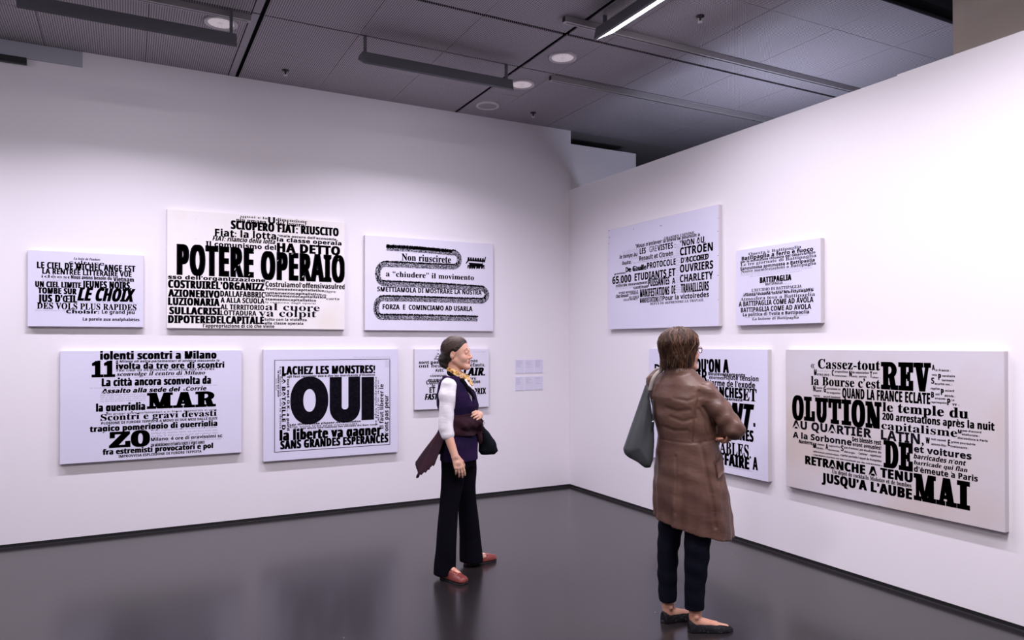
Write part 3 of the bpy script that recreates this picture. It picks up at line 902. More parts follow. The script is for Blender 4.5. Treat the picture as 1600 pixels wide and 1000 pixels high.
specks(pots, 0, [(305, 342.5, 2, 0, 1), (305, 373, 2, 0, 1), (306, 509, 1, 0, 1), (500, 471, 1, 0, 1), (502, 503, 1, 0, 1), (534, 457, 1, 0, 1)], M['spot'], 'age_spots')

# six small caption cards on the left wall near the corner
M['card'] = mat('caption_card', (.68, .66, .80), .6, .3)
M['cardink'] = mat('pale_card_ink', (.42, .40, .50), .7, .2)
M['cardedge'] = mat('card_shadow_edge', (.50, .44, .47), .7, .2)
names = [['upper left', 'upper middle', 'upper right'], ['lower left', 'lower middle', 'lower right']]
cx = [3.708, 3.828, 3.945]; 
for r_ in range(2):
    for c_ in range(3):
        z1 = (1.435, 1.250)[r_]; z0 = z1-.150; u0 = cx[c_]; u1 = u0+.105
        t = thing('caption_card', 'tiny pale caption card on the wall by the corner, %s of the six' % names[r_][c_], 'label', ((u0+u1)/2, YW, z0), 'caption cards by the corner')
        bevel(MB().box(u0, YW-.005, z0, u1, YW-.0005, z1).build('card', M['card'], t), .001, 1)
        V = []; F = []; rnd = random.Random(r_*3+c_)
        for row in range(7):
            if rnd.random() < .2: continue
            zz = z1-.018-row*.011; ln = rnd.uniform(.03, .07); x = u0+.012
            while x < u0+.012+ln:
                k = len(V); wd = rnd.uniform(.004, .010); V += [(x, YW-.0056, zz), (x+wd, YW-.0056, zz), (x+wd, YW-.0056, zz+.0035), (x, YW-.0056, zz+.0035)]; F.append((k, k+1, k+2, k+3)); x += wd+.003
        prop(obj('small_print', V, F, M['cardink'], t), kind='stuff')
#@@PEOPLE
# ------------------------------------------------------------------ people: implicit bodies polygonised with surface nets
def sdf_mesh(fn, lo, hi, h, coarse=4):
    lo = np.array(lo, float); hi = np.array(hi, float)
    n = (np.ceil((hi-lo)/h/coarse).astype(int)+1)*coarse
    nc = n//coarse
    g = [lo[i]+(np.arange(nc[i])+.5)*coarse*h for i in range(3)]
    X, Y, Z = np.meshgrid(*g, indexing='ij')
    c = fn(X.ravel(), Y.ravel(), Z.ravel()).reshape(nc)
    near = np.abs(c) < coarse*h*2.2
    F = np.repeat(np.repeat(np.repeat(np.sign(c)*9.0, coarse, 0), coarse, 1), coarse, 2)
    nf = np.repeat(np.repeat(np.repeat(near, coarse, 0), coarse, 1), coarse, 2)
    I = np.argwhere(nf)
    P = lo+(I+.5)*h
    F[nf] = fn(P[:, 0], P[:, 1], P[:, 2])
    F = np.where(F == 0, 1e-6, F)
    s = F < 0
    cx, cy, cz = [k-1 for k in F.shape]
    crn = np.zeros((cx, cy, cz), np.int8)
    for dx in (0, 1):
        for dy in (0, 1):
            for dz in (0, 1): crn += s[dx:dx+cx, dy:dy+cy, dz:dz+cz]
    act = (crn > 0) & (crn < 8); A = np.argwhere(act); idx = -np.ones((cx, cy, cz), np.int64); idx[act] = np.arange(len(A))
    acc = np.zeros((len(A), 3)); cnt = np.zeros(len(A))
    E_ = [((0, 0, 0), (1, 0, 0)), ((0, 1, 0), (1, 1, 0)), ((0, 0, 1), (1, 0, 1)), ((0, 1, 1), (1, 1, 1)), ((0, 0, 0), (0, 1, 0)), ((1, 0, 0), (1, 1, 0)),
          ((0, 0, 1), (0, 1, 1)), ((1, 0, 1), (1, 1, 1)), ((0, 0, 0), (0, 0, 1)), ((1, 0, 0), (1, 0, 1)), ((0, 1, 0), (0, 1, 1)), ((1, 1, 0), (1, 1, 1))]
    for a, b in E_:
        a = np.array(a); b = np.array(b); fa = F[tuple((A+a).T)]; fb = F[tuple((A+b).T)]; m = (fa < 0) != (fb < 0)
        t = np.where(m, fa/(fa-fb+1e-12), 0); t = np.clip(t, 0, 1)
        acc += np.where(m[:, None], a+(b-a)*t[:, None], 0); cnt += m
    V = lo+(A+acc/np.maximum(cnt, 1)[:, None]+.5)*h
    Q = []
    for ax in range(3):
        o = [0, 0, 0]; o[ax] = 1
        sl0 = [slice(1, -1)]*3; sl0[ax] = slice(0, -1)
        s0 = s[tuple(slice(1, d-1) if k != ax else slice(0, d-1) for k, d in enumerate(s.shape))]
        s1 = s[tuple(slice(1, d-1) if k != ax else slice(1, d) for k, d in enumerate(s.shape))]
        I = np.argwhere(s0 != s1); fl = s0[tuple(I.T)]
        for k in range(3):
            if k != ax: I[:, k] += 1
        u, v = [(1, 2), (2, 0), (0, 1)][ax]
        def sh(du, dv):
            J = I.copy(); J[:, u] -= du; J[:, v] -= dv; return idx[tuple(J.T)]
        q = np.stack([sh(1, 1), sh(0, 1), sh(0, 0), sh(1, 0)], 1)
        q = np.where(fl[:, None], q, q[:, ::-1]); Q.append(q)
    Q = np.concatenate(Q); Q = Q[(Q >= 0).all(1)]
    return V, Q

def caps(a, b, ra, rb=None):
    a = np.array(a, float); b = np.array(b, float); rb = ra if rb is None else rb; d = b-a; L = d@d+1e-12
    def f(x, y, z):
        t = np.clip(((x-a[0])*d[0]+(y-a[1])*d[1]+(z-a[2])*d[2])/L, 0, 1)
        return np.sqrt((x-a[0]-t*d[0])**2+(y-a[1]-t*d[1])**2+(z-a[2]-t*d[2])**2)-(ra+(rb-ra)*t)
    return f
def ell(c, r, yaw=0, pitch=0):
    c = np.array(c, float); r = np.array(r, float); cy, sy, cp, sp = math.cos(yaw), math.sin(yaw), math.cos(pitch), math.sin(pitch)
    def f(x, y, z):
        x = x-c[0]; y = y-c[1]; z = z-c[2]
        x, y = x*cy+y*sy, -x*sy+y*cy; x, z = x*cp+z*sp, -x*sp+z*cp
        k0 = np.sqrt((x/r[0])**2+(y/r[1])**2+(z/r[2])**2); k1 = np.sqrt((x/r[0]**2)**2+(y/r[1]**2)**2+(z/r[2]**2)**2)+1e-9
        return k0*(k0-1)/k1
    return f
def loft(tab, yaw=0, grow=0):
    """tab rows: z, cx, cy, rx, ry (rx along the yaw axis)"""
    T = np.array(tab, float); T = T[np.argsort(T[:, 0])]; c_, s_ = math.cos(yaw), math.sin(yaw)
    def itp(z, k):
        t = np.interp(z, T[:, 0], T[:, k]); return t
    def f(x, y, z):
        zz = np.clip(z, T[0, 0], T[-1, 0])
        X = x-itp(zz, 1); Y = y-itp(zz, 2); X, Y = X*c_+Y*s_, -X*s_+Y*c_
        rx = itp(zz, 3)+grow; ry = itp(zz, 4)+grow
        k = np.sqrt((X/rx)**2+(Y/ry)**2); g = np.sqrt((X/rx**2)**2+(Y/ry**2)**2)+1e-6
        d = k*(k-1)/g
        dz = np.maximum(T[0, 0]-z, z-T[-1, 0])-grow
        return np.where(dz > 0, np.sqrt(np.maximum(d, 0)**2+dz**2), np.maximum(d, dz))
    return f
def smin(a, b, k):
    h = np.clip(.5+.5*(b-a)/k, 0, 1); return b+(a-b)*h-k*h*(1-h)
def U(*fs, k=.0):
    def f(x, y, z):
        d = fs[0](x, y, z)
        for g in fs[1:]:
            e = g(x, y, z); d = np.minimum(d, e) if k <= 0 else smin(d, e, k)
        return d
    return f
def SUB(a, b, k=.004):
    return lambda x, y, z: -smin(-a(x, y, z), b(x, y, z), k)
def INT(a, b): return lambda x, y, z: np.maximum(a(x, y, z), b(x, y, z))
def half(n, c):      # inside where n.p < c
    n = np.array(n, float); n /= np.linalg.norm(n)
    return lambda x, y, z: n[0]*x+n[1]*y+n[2]*z-c
def wav(a, amp, comps):
    """surface folds: list of (kx, ky, kz, phase)"""
    def f(x, y, z):
        d = a(x, y, z); w_ = 0
        for kx, ky, kz, ph in comps: w_ = w_+np.sin(kx*x+ky*y+kz*z+ph+1.3*np.sin(7*z+3*x+ph))
        return d+amp*w_/len(comps)
    return f
def groove(a, pts, wd, dep, zone=None):
    """seam or fold drawn as a 3-D polyline on the surface"""
    segs = [(np.array(p, float), np.array(q, float)) for p, q in zip(pts[:-1], pts[1:])]
    def f(x, y, z):
        d = a(x, y, z); m = 9.
        for p, q in segs:
            e = q-p; t = np.clip(((x-p[0])*e[0]+(y-p[1])*e[1]+(z-p[2])*e[2])/(e@e), 0, 1)
            m = np.minimum(m, (x-p[0]-t*e[0])**2+(y-p[1]-t*e[1])**2+(z-p[2]-t*e[2])**2)
        return d+dep*np.exp(-m/wd**2)
    return f

class Person:
    """local frame: s to the right of the picture plane through the figure, d away from the camera, z up; all built at real size"""
    def __init__(p, gx, gy, az_deg):
        p.c = np.array([gx, gy, 0.]); a = math.radians(az_deg)
        p.R = np.array([math.cos(a), math.sin(a), 0]); p.D = np.array([-math.sin(a), math.cos(a), 0])
    def w(p, V): V = np.asarray(V, float).reshape(-1, 3); return p.c+V[:, :1]*p.R+V[:, 1:2]*p.D+V[:, 2:]*np.array([0, 0, 1.])
    def part(p, name, fn, lo, hi, h, m, parent, pick=None):
        V, Q = sdf_mesh(fn, lo, hi, h)
        mi = None
        if pick is not None: mi = pick(V[Q].mean(1))
        return obj(name, p.w(V), Q, m, parent, True, mi)

def frame(f, up=(0, 0, 1)):
    f = np.array(f, float); f /= np.linalg.norm(f); l = np.cross(up, f); l /= np.linalg.norm(l); return f, l, np.cross(f, l)
def inframe(fn, c, F, L, Up, sc=1.0):
    c = np.array(c, float)
    def f(x, y, z):
        x = x-c[0]; y = y-c[1]; z = z-c[2]
        return sc*fn((x*F[0]+y*F[1]+z*F[2])/sc, (x*L[0]+y*L[1]+z*L[2])/sc, (x*Up[0]+y*Up[1]+z*Up[2])/sc)
    return f
def head_fn():
    """x forward, y left, z up, origin between the ears at eye level"""
    h = U(ell((-.012, 0, .038), (.098, .076, .085)), ell((.030, 0, -.020), (.062, .057, .088)), k=.03)
    h = U(h, caps((.0, .050, -.050), (.066, .016, -.098), .020, .016), caps((.0, -.050, -.050), (.066, -.016, -.098), .020, .016), caps((.080, .007, -.100), (.080, -.007, -.100), .0155), k=.028)
    h = U(h, ell((.060, .034, -.034), (.028, .024, .026)), ell((.060, -.034, -.034), (.028, .024, .026)), k=.02)
    h = U(h, caps((.080, .036, .024), (.088, .012, .022), .008, .010), caps((.080, -.036, .024), (.088, -.012, .022), .008, .010), k=.014)
    sock = U(ell((.101, .031, .004), (.016, .018, .012)), ell((.101, -.031, .004), (.016, .018, .012)))
    h = SUB(h, sock, .012)
    h = U(h, ell((.080, .031, .004), (.0125, .0150, .0110)), ell((.080, -.031, .004), (.0125, .0150, .0110)), k=.003)
    lid = U(caps((.089, .044, .009), (.094, .022, .0105), .003), caps((.089, -.044, .009), (.094, -.022, .0105), .003))
    h = U(h, lid, k=.004)
    h = U(h, caps((.088, 0, .016), (.108, 0, -.026), .0075, .0095), ell((.108, 0, -.031), (.012, .010, .009)), ell((.098, .011, -.036), (.010, .007, .007)), ell((.098, -.011, -.036), (.010, .007, .007)), k=.010)
    h = U(h, ell((.083, 0, -.062), (.014, .026, .018)), k=.012)
    h = U(h, caps((.086, .020, -.065), (.0965, .004, -.0600), .0034, .0048), caps((.086, -.020, -.065), (.0965, -.004, -.0600), .0034, .0048), k=.004)
    h = U(h, caps((.086, .018, -.068), (.0935, 0, -.0725), .0038, .0056), caps((.086, -.018, -.068), (.0935, 0, -.0725), .0038, .0056), k=.004)
    h = SUB(h, caps((.092, .018, -.0655), (.104, 0, -.0655), .0012, .0018), .003)
    h = SUB(h, caps((.092, -.018, -.0655), (.104, 0, -.0655), .0012, .0018), .003)
    for s in (-1, 1):
        ear = SUB(ell((-.008, s*.078, -.004), (.018, .0095, .031), pitch=-.25), ell((-.003, s*.089, .002), (.011, .008, .021), pitch=-.25), .003)
        h = U(h, ear, k=.006)
    return h
HEAD = head_fn()
def hand_fn(W, dr, nrm, side, curl, sc=1.0, tcurl=.5):
    """W wrist, dr along the palm, nrm back of the hand, side towards the thumb; curl: total bend of each finger"""
    W = np.array(W, float); dr = np.array(dr, float); dr /= np.linalg.norm(dr)
    nrm = np.array(nrm, float); nrm -= dr*(nrm@dr); nrm /= np.linalg.norm(nrm)
    side = np.array(side, float); side -= dr*(side@dr); side -= nrm*(side@nrm); side /= np.linalg.norm(side)
    off = [.027, .009, -.010, -.027]; kl = [.082, .085, .080, .072]; ln = [.070, .078, .073, .056]; rd = [.0088, .0090, .0085, .0076]
    palm = []; fingers = []
    for i in range(4):
        k = W+(dr*kl[i]+side*off[i])*sc
        palm.append(caps(W+side*off[i]*.55*sc, k, .0125*sc, .0105*sc))
        p = k; a = 0; cu = curl[i] if isinstance(curl, (list, tuple)) else curl
        for j, fr in enumerate((.44, .31, .25)):
            a += cu*(.38, .38, .24)[j]
            q = p+(dr*math.cos(a)-nrm*math.sin(a)+side*(.05*(1.5-i)*(j == 0)))*ln[i]*fr*sc
            fingers.append((i, caps(p, q, rd[i]*(1-.08*j)*sc, rd[i]*(.93-.10*j)*sc))); p = q
    P = U(*palm, ell(W+dr*.045*sc, (.020*sc,)*3), k=.012*sc)
    t0 = W+(dr*.018+side*.018)*sc; t1 = W+(dr*.048+side*.040-nrm*.012)*sc; t2 = t1+(dr*.030+side*.008-nrm*(.008+.012*tcurl))*sc; t3 = t2+(dr*.022-side*.010*tcurl-nrm*.008)*sc
    P = U(P, caps(t0, t1, .0135*sc, .0115*sc), k=.014*sc); P = U(P, caps(t1, t2, .0105*sc, .0098*sc), caps(t2, t3, .0098*sc, .0080*sc), k=.004*sc)
    fs = []
    for i in range(4): fs.append(U(*[c for j, c in fingers if j == i], k=.003*sc))
    FF = U(*fs)
    return U(P, FF, k=.005*sc)
def shoe_fn(heel, toe, wtab, htab, grow=0, zb=0.0):
    heel = np.array(heel, float); toe = np.array(toe, float); e = toe-heel; L = np.linalg.norm(e[:2]); e = e[:2]/L; g = np.array([-e[1], e[0]])
    A = np.array([r[0] for r in wtab]); Wd = np.array([r[1] for r in wtab]); Ht = np.array(htab)
    def f(x, y, z):
        a = ((x-heel[0])*e[0]+(y-heel[1])*e[1])/L; b = (x-heel[0])*g[0]+(y-heel[1])*g[1]
        wd = np.interp(a, A, Wd)+grow; ht = np.interp(a, A, Ht)+grow
        Z = z-zb
        k = (np.abs(b/wd)**2.6+np.abs(np.maximum(Z, 0)/ht)**2.2)**(1/2.4)
        d = (k-1)*np.minimum(wd, ht)
        d = np.maximum(d, -Z); end = np.maximum(-a*L-.0, (a-1)*L); return np.maximum(d, end)
    return f, e, g, L

def skin(name, c): 
    m = mat(name, c, .48, .4, noise=(18, tuple(k*f for k, f in zip(c, (1.0, .86, .84))), .42, .72, 5), bump=(260, .08, .001)); b = m.node_tree.nodes['Principled BSDF']
    b.inputs['Subsurface Weight'].default_value = .08; b.inputs['Subsurface Radius'].default_value = (.02, .008, .004); b.inputs['Subsurface Scale'].default_value = .3; return m
M['skin'] = skin('skin', (.68, .40, .30)); M['skin2'] = skin('skin_tanned', (.58, .31, .22))
M['lips'] = mat('lips', (.40, .14, .13), .4, .5); M['eyewhite'] = mat('eye_white', (.62, .57, .56), .25, .6); M['iris'] = mat('iris', (.035, .02, .015), .2, .7)
M['hairdark'] = mat('dark_hair', (.020, .012, .011), .42, .45, noise=(9, (.060, .038, .030), .5, .75, 6), bump=(60, .6, .004, (3, 3, .5)))
M['hairtop'] = mat('hair_strand_brown', (.070, .043, .034), .45, .4)
M['hairbrown'] = mat('brown_hair', (.026, .011, .007), .42, .4, noise=(14, (.060, .026, .013), .48, .72, 6), bump=(70, .8, .004, (3, 3, .7)))
M['hairlight'] = mat('light_brown_strand', (.115, .052, .025), .45, .35)
M['hairgold'] = mat('golden_strand', (.19, .088, .038), .45, .35)
M['velvet'] = mat('black_velvet', (.0035, .003, .006), .9, .06, bump=(9, .5, .012, (1, 1, .4)))
M['navy'] = mat('navy_cotton', (.0045, .005, .011), .9, .08, bump=(10, .5, .012, (1, 1, 1.2)))
M['vest'] = mat('purple_wool', (.026, .009, .050), .9, .1, noise=(5, (.010, .006, .028), .42, .6), bump=(14, .4, .01))
M['collar'] = mat('black_collar_velvet', (.004, .003, .006), .9, .08)
M['shirt'] = mat('white_cotton', (.80, .77, .83), .8, .25, bump=(16, .45, .010, (1, 1, 2.2)))
M['cardigan'] = mat('plum_brown_knit', (.034, .013, .020), .95, .08, noise=(8, (.028, .014, .022), .4, .6), bump=(30, .5, .01))
M['shoe_red'] = mat('red_brown_leather', (.21, .042, .036), .4, .4, noise=(30, (.13, .026, .023), .4, .7), bump=(60, .3, .002))
M['shoe_sole'] = mat('dark_sole', (.012, .010, .012), .6, .3)
M['buckle'] = mat('pale_buckle', (.33, .10, .08), .3, .6)
M['silver'] = mat('silver_clasp', (.6, .6, .62), .25, .6, metal=.9)
M['bagblack'] = mat('black_bag_cloth', (.004, .006, .009), .8, .12, bump=(18, .4, .01))
M['baggrey'] = mat('slate_leather', (.046, .050, .056), .5, .3, noise=(3, (.062, .067, .074), .4, .65), bump=(90, .3, .002))
M['strap'] = mat('pale_strap_edge', (.40, .36, .34), .35, .5)
def scarf_mat():
    m = mat('gold_print_scarf', (.55, .28, .04), .6, .4); nt = m.node_tree; b = nt.nodes['Principled BSDF']; tc = nt.nodes.new('ShaderNodeTexCoord')
    v = nt.nodes.new('ShaderNodeTexNoise'); v.inputs['Scale'].default_value = 55; v.inputs['Detail'].default_value = 3
    r = nt.nodes.new('ShaderNodeValToRGB'); r.color_ramp.interpolation = 'CONSTANT'
    r.color_ramp.elements[0].color = (.13, .045, .015, 1); r.color_ramp.elements[1].position = .40; r.color_ramp.elements[1].color = (.62, .32, .04, 1)
    for p, c in ((.52, (.75, .66, .52, 1)), (.58, (.50, .22, .03, 1)), (.68, (.12, .04, .02, 1))): e = r.color_ramp.elements.new(p); e.color = c
    nt.links.new(tc.outputs['Object'], v.inputs['Vector']); nt.links.new(v.outputs['Fac'], r.inputs['Fac']); nt.links.new(r.outputs['Color'], b.inputs['Base Color']); return m
M['scarf'] = scarf_mat()
def leather_mat():
    m = mat('brown_leather', (.118, .058, .040), .42, .38); nt = m.node_tree; b = nt.nodes['Principled BSDF']; tc = nt.nodes.new('ShaderNodeTexCoord'); L = nt.links.new
    n = nt.nodes.new('ShaderNodeTexNoise'); n.inputs['Scale'].default_value = 4; n.inputs['Detail'].default_value = 8
    r = nt.nodes.new('ShaderNodeValToRGB'); r.color_ramp.elements[0].position = .35; r.color_ramp.elements[1].position = .7; r.color_ramp.elements[0].color = (.080, .038, .031, 1); r.color_ramp.elements[1].color = (.138, .074, .053, 1)
    mp = nt.nodes.new('ShaderNodeMapping'); mp.inputs['Scale'].default_value = (1, 1, 2.2); mp.inputs['Rotation'].default_value = (.5, .6, 0)
    n2 = nt.nodes.new('ShaderNodeTexNoise'); n2.inputs['Scale'].default_value = 8; n2.inputs['Detail'].default_value = 3; n2.inputs['Distortion'].default_value = .35
    n3 = nt.nodes.new('ShaderNodeTexNoise'); n3.inputs['Scale'].default_value = 150
    ad = nt.nodes.new('ShaderNodeMath'); ad.operation = 'MULTIPLY_ADD'; ad.inputs[1].default_value = .06
    bp = nt.nodes.new('ShaderNodeBump'); bp.inputs['Strength'].default_value = .45; bp.inputs['Distance'].default_value = .010
    L(tc.outputs['Object'], n.inputs['Vector']); L(n.outputs['Fac'], r.inputs['Fac']); L(r.outputs['Color'], b.inputs['Base Color'])
    L(tc.outputs['Object'], mp.inputs['Vector']); L(mp.outputs['Vector'], n2.inputs['Vector']); L(tc.outputs['Object'], n3.inputs['Vector'])
    L(n3.outputs['Fac'], ad.inputs[0]); L(n2.outputs['Fac'], ad.inputs[2]); L(ad.outputs[0], bp.inputs['Height']); L(bp.outputs['Normal'], b.inputs['Normal']); return m
M['leather'] = leather_mat()
M['flat'] = mat('black_glitter_flats', (.006, .006, .008), .6, .15, noise=(170, (.07, .07, .08), .60, .68, 2))
M['frame_red'] = mat('dark_red_frame', (.10, .012, .012), .25, .6)
def glass_mat():
    m = mat('clear_lens', (.9, .9, .9), .02, .5); m.node_tree.nodes['Principled BSDF'].inputs['Transmission Weight'].default_value = 1; m.node_tree.nodes['Principled BSDF'].inputs['IOR'].default_value = 1.1; return m
M['lensglass'] = glass_mat()

def eyes(per, par, hc, F, L, Up, sc):
    for s in (-1, 1):
        c = np.array(hc)+sc*(F*.0815+L*s*.031+Up*.003)
        MB().lathe((0, 0, 0), [(0, 0)], 3)
        # eyeball and iris as small spheres
        def ball(c0, r, name, m):
            V = []; n = 12; k = 8
            for i in range(k+1):
                for j in range(n):
                    t = math.pi*i/k; a = 2*math.pi*j/n; V.append((r*math.sin(t)*math.cos(a), r*math.sin(t)*math.sin(a), r*math.cos(t)))
            f = [(i*n+j, i*n+(j+1) % n, (i+1)*n+(j+1) % n, (i+1)*n+j) for i in range(k) for j in range(n)]
            return obj(name, per.w(np.array(V)+c0), f, m, par, True)
        e = ball(c, .0118*sc, 'eye', M['eyewhite'])
        e2 = ball(c+sc*(F*.0078-L*s*.0005), .0055*sc, 'iris', M['iris'])
        l2 = e2.matrix_world.copy(); e2.parent = e

def strands(per, name, par, m, paths, rad, stuff=True):
    mb = MB()
    for p, r in paths: mb.tube(per.w(p), r, 4, False)
    o = mb.build(name, m, par, True)
    if stuff: o['kind'] = 'stuff'
    return o

# ---- the woman in the purple vest --------------------------------------------------------------
A = Person(2.15, 4.72, -27.94)
g = A.w([[0, 0, 0]])[0]
wa = thing('person', 'woman in a purple sleeveless vest and black trousers, dark hair tied back, looking right', 'person', tuple(g))
yF = math.radians(-14)
hF, hL, hU = frame((math.cos(yF), math.sin(yF), .05)); hc = np.array([-.078, -.030, 1.532]); hs = .955
headA = inframe(HEAD, hc, hF, hL, hU, hs)
sR, eR, wR = (-.128, -.160, 1.318), (-.142, -.200, 1.030), (-.074, -.238, .838)
sL, eL, wL = (-.090, .150, 1.318), (-.020, .190, 1.060), (.084, -.022, 1.100)
torso_tab = [(.80, -.062, -.03, .115, .165), (.90, -.060, -.03, .112, .160), (1.00, -.062, -.03, .098, .138), (1.08, -.066, -.03, .108, .142), (1.17, -.070, -.03, .134, .158), (1.25, -.082, -.03, .124, .168), (1.32, -.092, -.03, .096, .165), (1.365, -.090, -.03, .070, .110), (1.40, -.086, -.03, .052, .060)]
tyaw = math.radians(-14)
torsoA = loft([(r_[0], r_[1], r_[2], r_[3]*(.80 if r_[0] < .95 else 1), r_[4]*(.85 if r_[0] < .95 else 1)) for r_ in torso_tab], tyaw, -.014)
neckA = caps((-.090, -.03, 1.36), (-.098, -.03, 1.47), .049, .045)
handR = hand_fn(wR, (.35, -.05, -.93), (.45, -.88, .1), (.85, .30, .2), [.55, .7, .8, .9], .98, .6)
handL = hand_fn(wL, (-.15, -.95, .10), (.85, -.1, .5), (-.3, .1, .95), [1.7, 1.8, 1.9, 2.0], .96, 1.0)
legs_core = U(caps((-.088, -.075, .82), (-.128, -.140, .45), .055, .045), caps((-.128, -.140, .45), (-.150, -.183, .10), .045, .032), caps((-.045, .02, .82), (-.012, .08, .45), .055, .045), caps((-.012, .08, .45), (.018, .10, .10), .045, .032))
footA = U(caps((-.145, -.182, .08), (-.06, -.25, .045), .032, .026), caps((.01, .10, .08), (.10, .165, .045), .032, .026))
bodyA = U(U(headA, neckA, k=.012), torsoA, k=.03)
bodyA = U(bodyA, caps(sR, eR, .042, .036), caps(sL, eL, .042, .036), k=.02)
bodyA = U(bodyA, caps(eR, wR, .036, .0245), caps(eL, wL, .034, .0245), legs_core, k=.012)
bodyA = U(bodyA, handR, handL, footA, k=.008)
def pickA(c):
    q = (c-hc)/hs; X, Y, Z = q@hF, q@hL, q@hU
    lip = (X > .089) & (np.abs(Y) < .021) & (Z > -.0765) & (Z < -.0545+.0*Y) & (X > .0905-.2*np.abs(Y))
    return lip.astype(int)
A.part('body', bodyA, (-.32, -.36, 0), (.22, .34, 1.72), .0042, [M['skin'], M['lips']], wa, pickA)
eyes(A, wa, hc, hF, hL, hU, hs)
for s in (-1, 1):
    pts = [hc+hs*(hF*(.0915-abs(t-.3)*.016)+hL*s*(.016+.032*t)+hU*(.026+.008*math.sin(t*2.4))) for t in np.linspace(0, 1, 7)]
    MB().tube(A.w(pts), [.0016, .0030, .0034, .0032, .0028, .0020, .0010], 6).build('eyebrow', M['hairdark'], wa, True)
# hair: cap pulled back into a bun at the nape
cap = inframe(U(ell((-.014, 0, .042), (.107, .086, .093)), ell((-.062, 0, -.02), (.052, .066, .060)), k=.03), hc, hF, hL, hU, hs)
def facecut(x, y, z):
    x = x-hc[0]; y = y-hc[1]; z = z-hc[2]
    X = (x*hF[0]+y*hF[1]+z*hF[2])/hs; Y = (x*hL[0]+y*hL[1]+z*hL[2])/hs; Z = (x*hU[0]+y*hU[1]+z*hU[2])/hs
    lim = np.interp(Z, [-.10, -.05, -.02, .005, .03, .055, .075, .10, .14], [-.03, -.028, -.020, -.002, .036, .058, .072, .085, .10])
    ear = np.interp(Z, [-.05, .02, .035], [0, 0, 0])
    return (X-lim)*.8
hairA = INT(cap, facecut)
bun = inframe(U(ell((-.108, 0, -.040), (.038, .046, .052)), ell((-.090, 0, -.075), (.032, .045, .034)), k=.02), hc, hF, hL, hU, hs)
hairA = wav(U(hairA, bun, k=.015), .0018, [(120, 40, 210, 0), (60, 90, 160, 2), (190, 20, 60, 1)])
hA = A.part('hair', hairA, (-.26, -.18, 1.36), (.06, .12, 1.70), .0035, M['hairdark'], wa)
rnd = random.Random(3); paths = []
for i in range(300):
    an = rnd.uniform(-1.35, 1.35); Z0 = .055+.060*math.cos(an)*rnd.uniform(.9, 1.1)
    st = np.array([.088+.02*math.cos(an)-.040*abs(math.sin(an)), math.sin(an)*.080, .035+.085*math.cos(an)])
    en = np.array([-.125+rnd.uniform(-.008, .02), math.sin(an)*.035, -.03+rnd.uniform(-.03, .03)])
    c0 = np.array([-.014, 0, .040]); P_ = []
    for t in np.linspace(0, 1, 9):
        v = (st-c0)*(1-t)+(en-c0)*t; v[2] += .085*math.cos(an)*math.sin(math.pi*t)*1.0; v[1] += math.sin(an)*.05*math.sin(math.pi*t)
        r_ = np.array([.108, .087, .094]); k = 1/np.sqrt(((v/r_)**2).sum()); k = min(k, 1.25) if t > .8 else k
        v = c0+v*k*(1.004+.012*rnd.random()); P_.append(hc+hs*(hF*v[0]+hL*v[1]+hU*v[2]))
    paths.append((P_, [.0004]+[.0013]*7+[.0004]))
strands(A, 'combed_strands', hA, M['hairtop'], paths, .001)
paths = []
for i in range(11):
    b = np.array([-.145, rnd.uniform(-.02, .02), rnd.uniform(-.02, .03)]); d = np.array([-rnd.uniform(.01, .035), rnd.uniform(-.02, .02), rnd.uniform(-.01, .045)])
    paths.append(([hc+hs*(hF*q[0]+hL*q[1]+hU*q[2]) for q in (b+d*t+np.array([0, 0, -.02*t*t]) for t in np.linspace(0, 1, 5))], [.0014, .0012, .001, .0007, .0003]))
strands(A, 'loose_wisps', hA, M['hairdark'], paths, .001)
# trousers
near = loft([(.035, -.150, -.185, .076, .082), (.20, -.142, -.175, .070, .076), (.45, -.128, -.140, .066, .076), (.60, -.112, -.110, .074, .082), (.80, -.092, -.075, .092, .095), (.90, -.062, -.05, .10, .10)], 0)
far = loft([(.035, .018, .10, .088, .084), (.20, .008, .10, .076, .078), (.45, -.012, .08, .070, .078), (.60, -.022, .06, .076, .082), (.80, -.040, .03, .092, .095), (.90, -.062, -.01, .10, .10)], 0)
hips = loft([(.74, -.066, -.03, .098, .150), (.84, -.064, -.03, .116, .166), (.95, -.062, -.03, .100, .142)], tyaw)
tr = U(wav(near, .006, [(30, 10, 12, 0), (14, 30, -9, 2)]), wav(far, .006, [(28, 16, 10, 1), (10, 34, -12, 4)]), k=.012)
tr = U(tr, hips, k=.03)
A.part('trousers', tr, (-.28, -.32, .02), (.16, .26, .98), .0065, M['velvet'], wa)
# shirt: sleeves rolled at the elbow, body under the vest, small collar wings
def tip(a, b, t): a = np.array(a); b = np.array(b); return a+(b-a)*t
slR = U(caps(sR, tip(sR, eR, .25), .050, .057), caps(tip(sR, eR, .25), eR, .057, .049), k=.02)
slR = U(slR, caps(eR, tip(eR, wR, .22), .047, .041), k=.012)
slR = U(slR, *[caps(tip(eR, wR, a), tip(eR, wR, a+.01), .0445) for a in (.0, .12, .22)], k=.006)
slL = U(caps(sL, eL, .058, .048), caps(eL, tip(eL, wL, .3), .048, .042), k=.02)
shirtb = loft(torso_tab, tyaw, -.004)
sh = wav(U(slR, slL, k=.01), .0028, [(30, 20, 60, 0), (75, 12, 30, 2), (50, 40, -45, 4)])
sh = U(sh, INT(shirtb, half((0, 0, -1), -1.02)), k=.02)
sh = SUB(sh, caps((-.02, -.05, 1.30), (-.06, -.04, 1.45), .030, .048), .01)
A.part('shirt', sh, (-.24, -.28, .92), (.12, .28, 1.44), .0045, M['shirt'], wa)
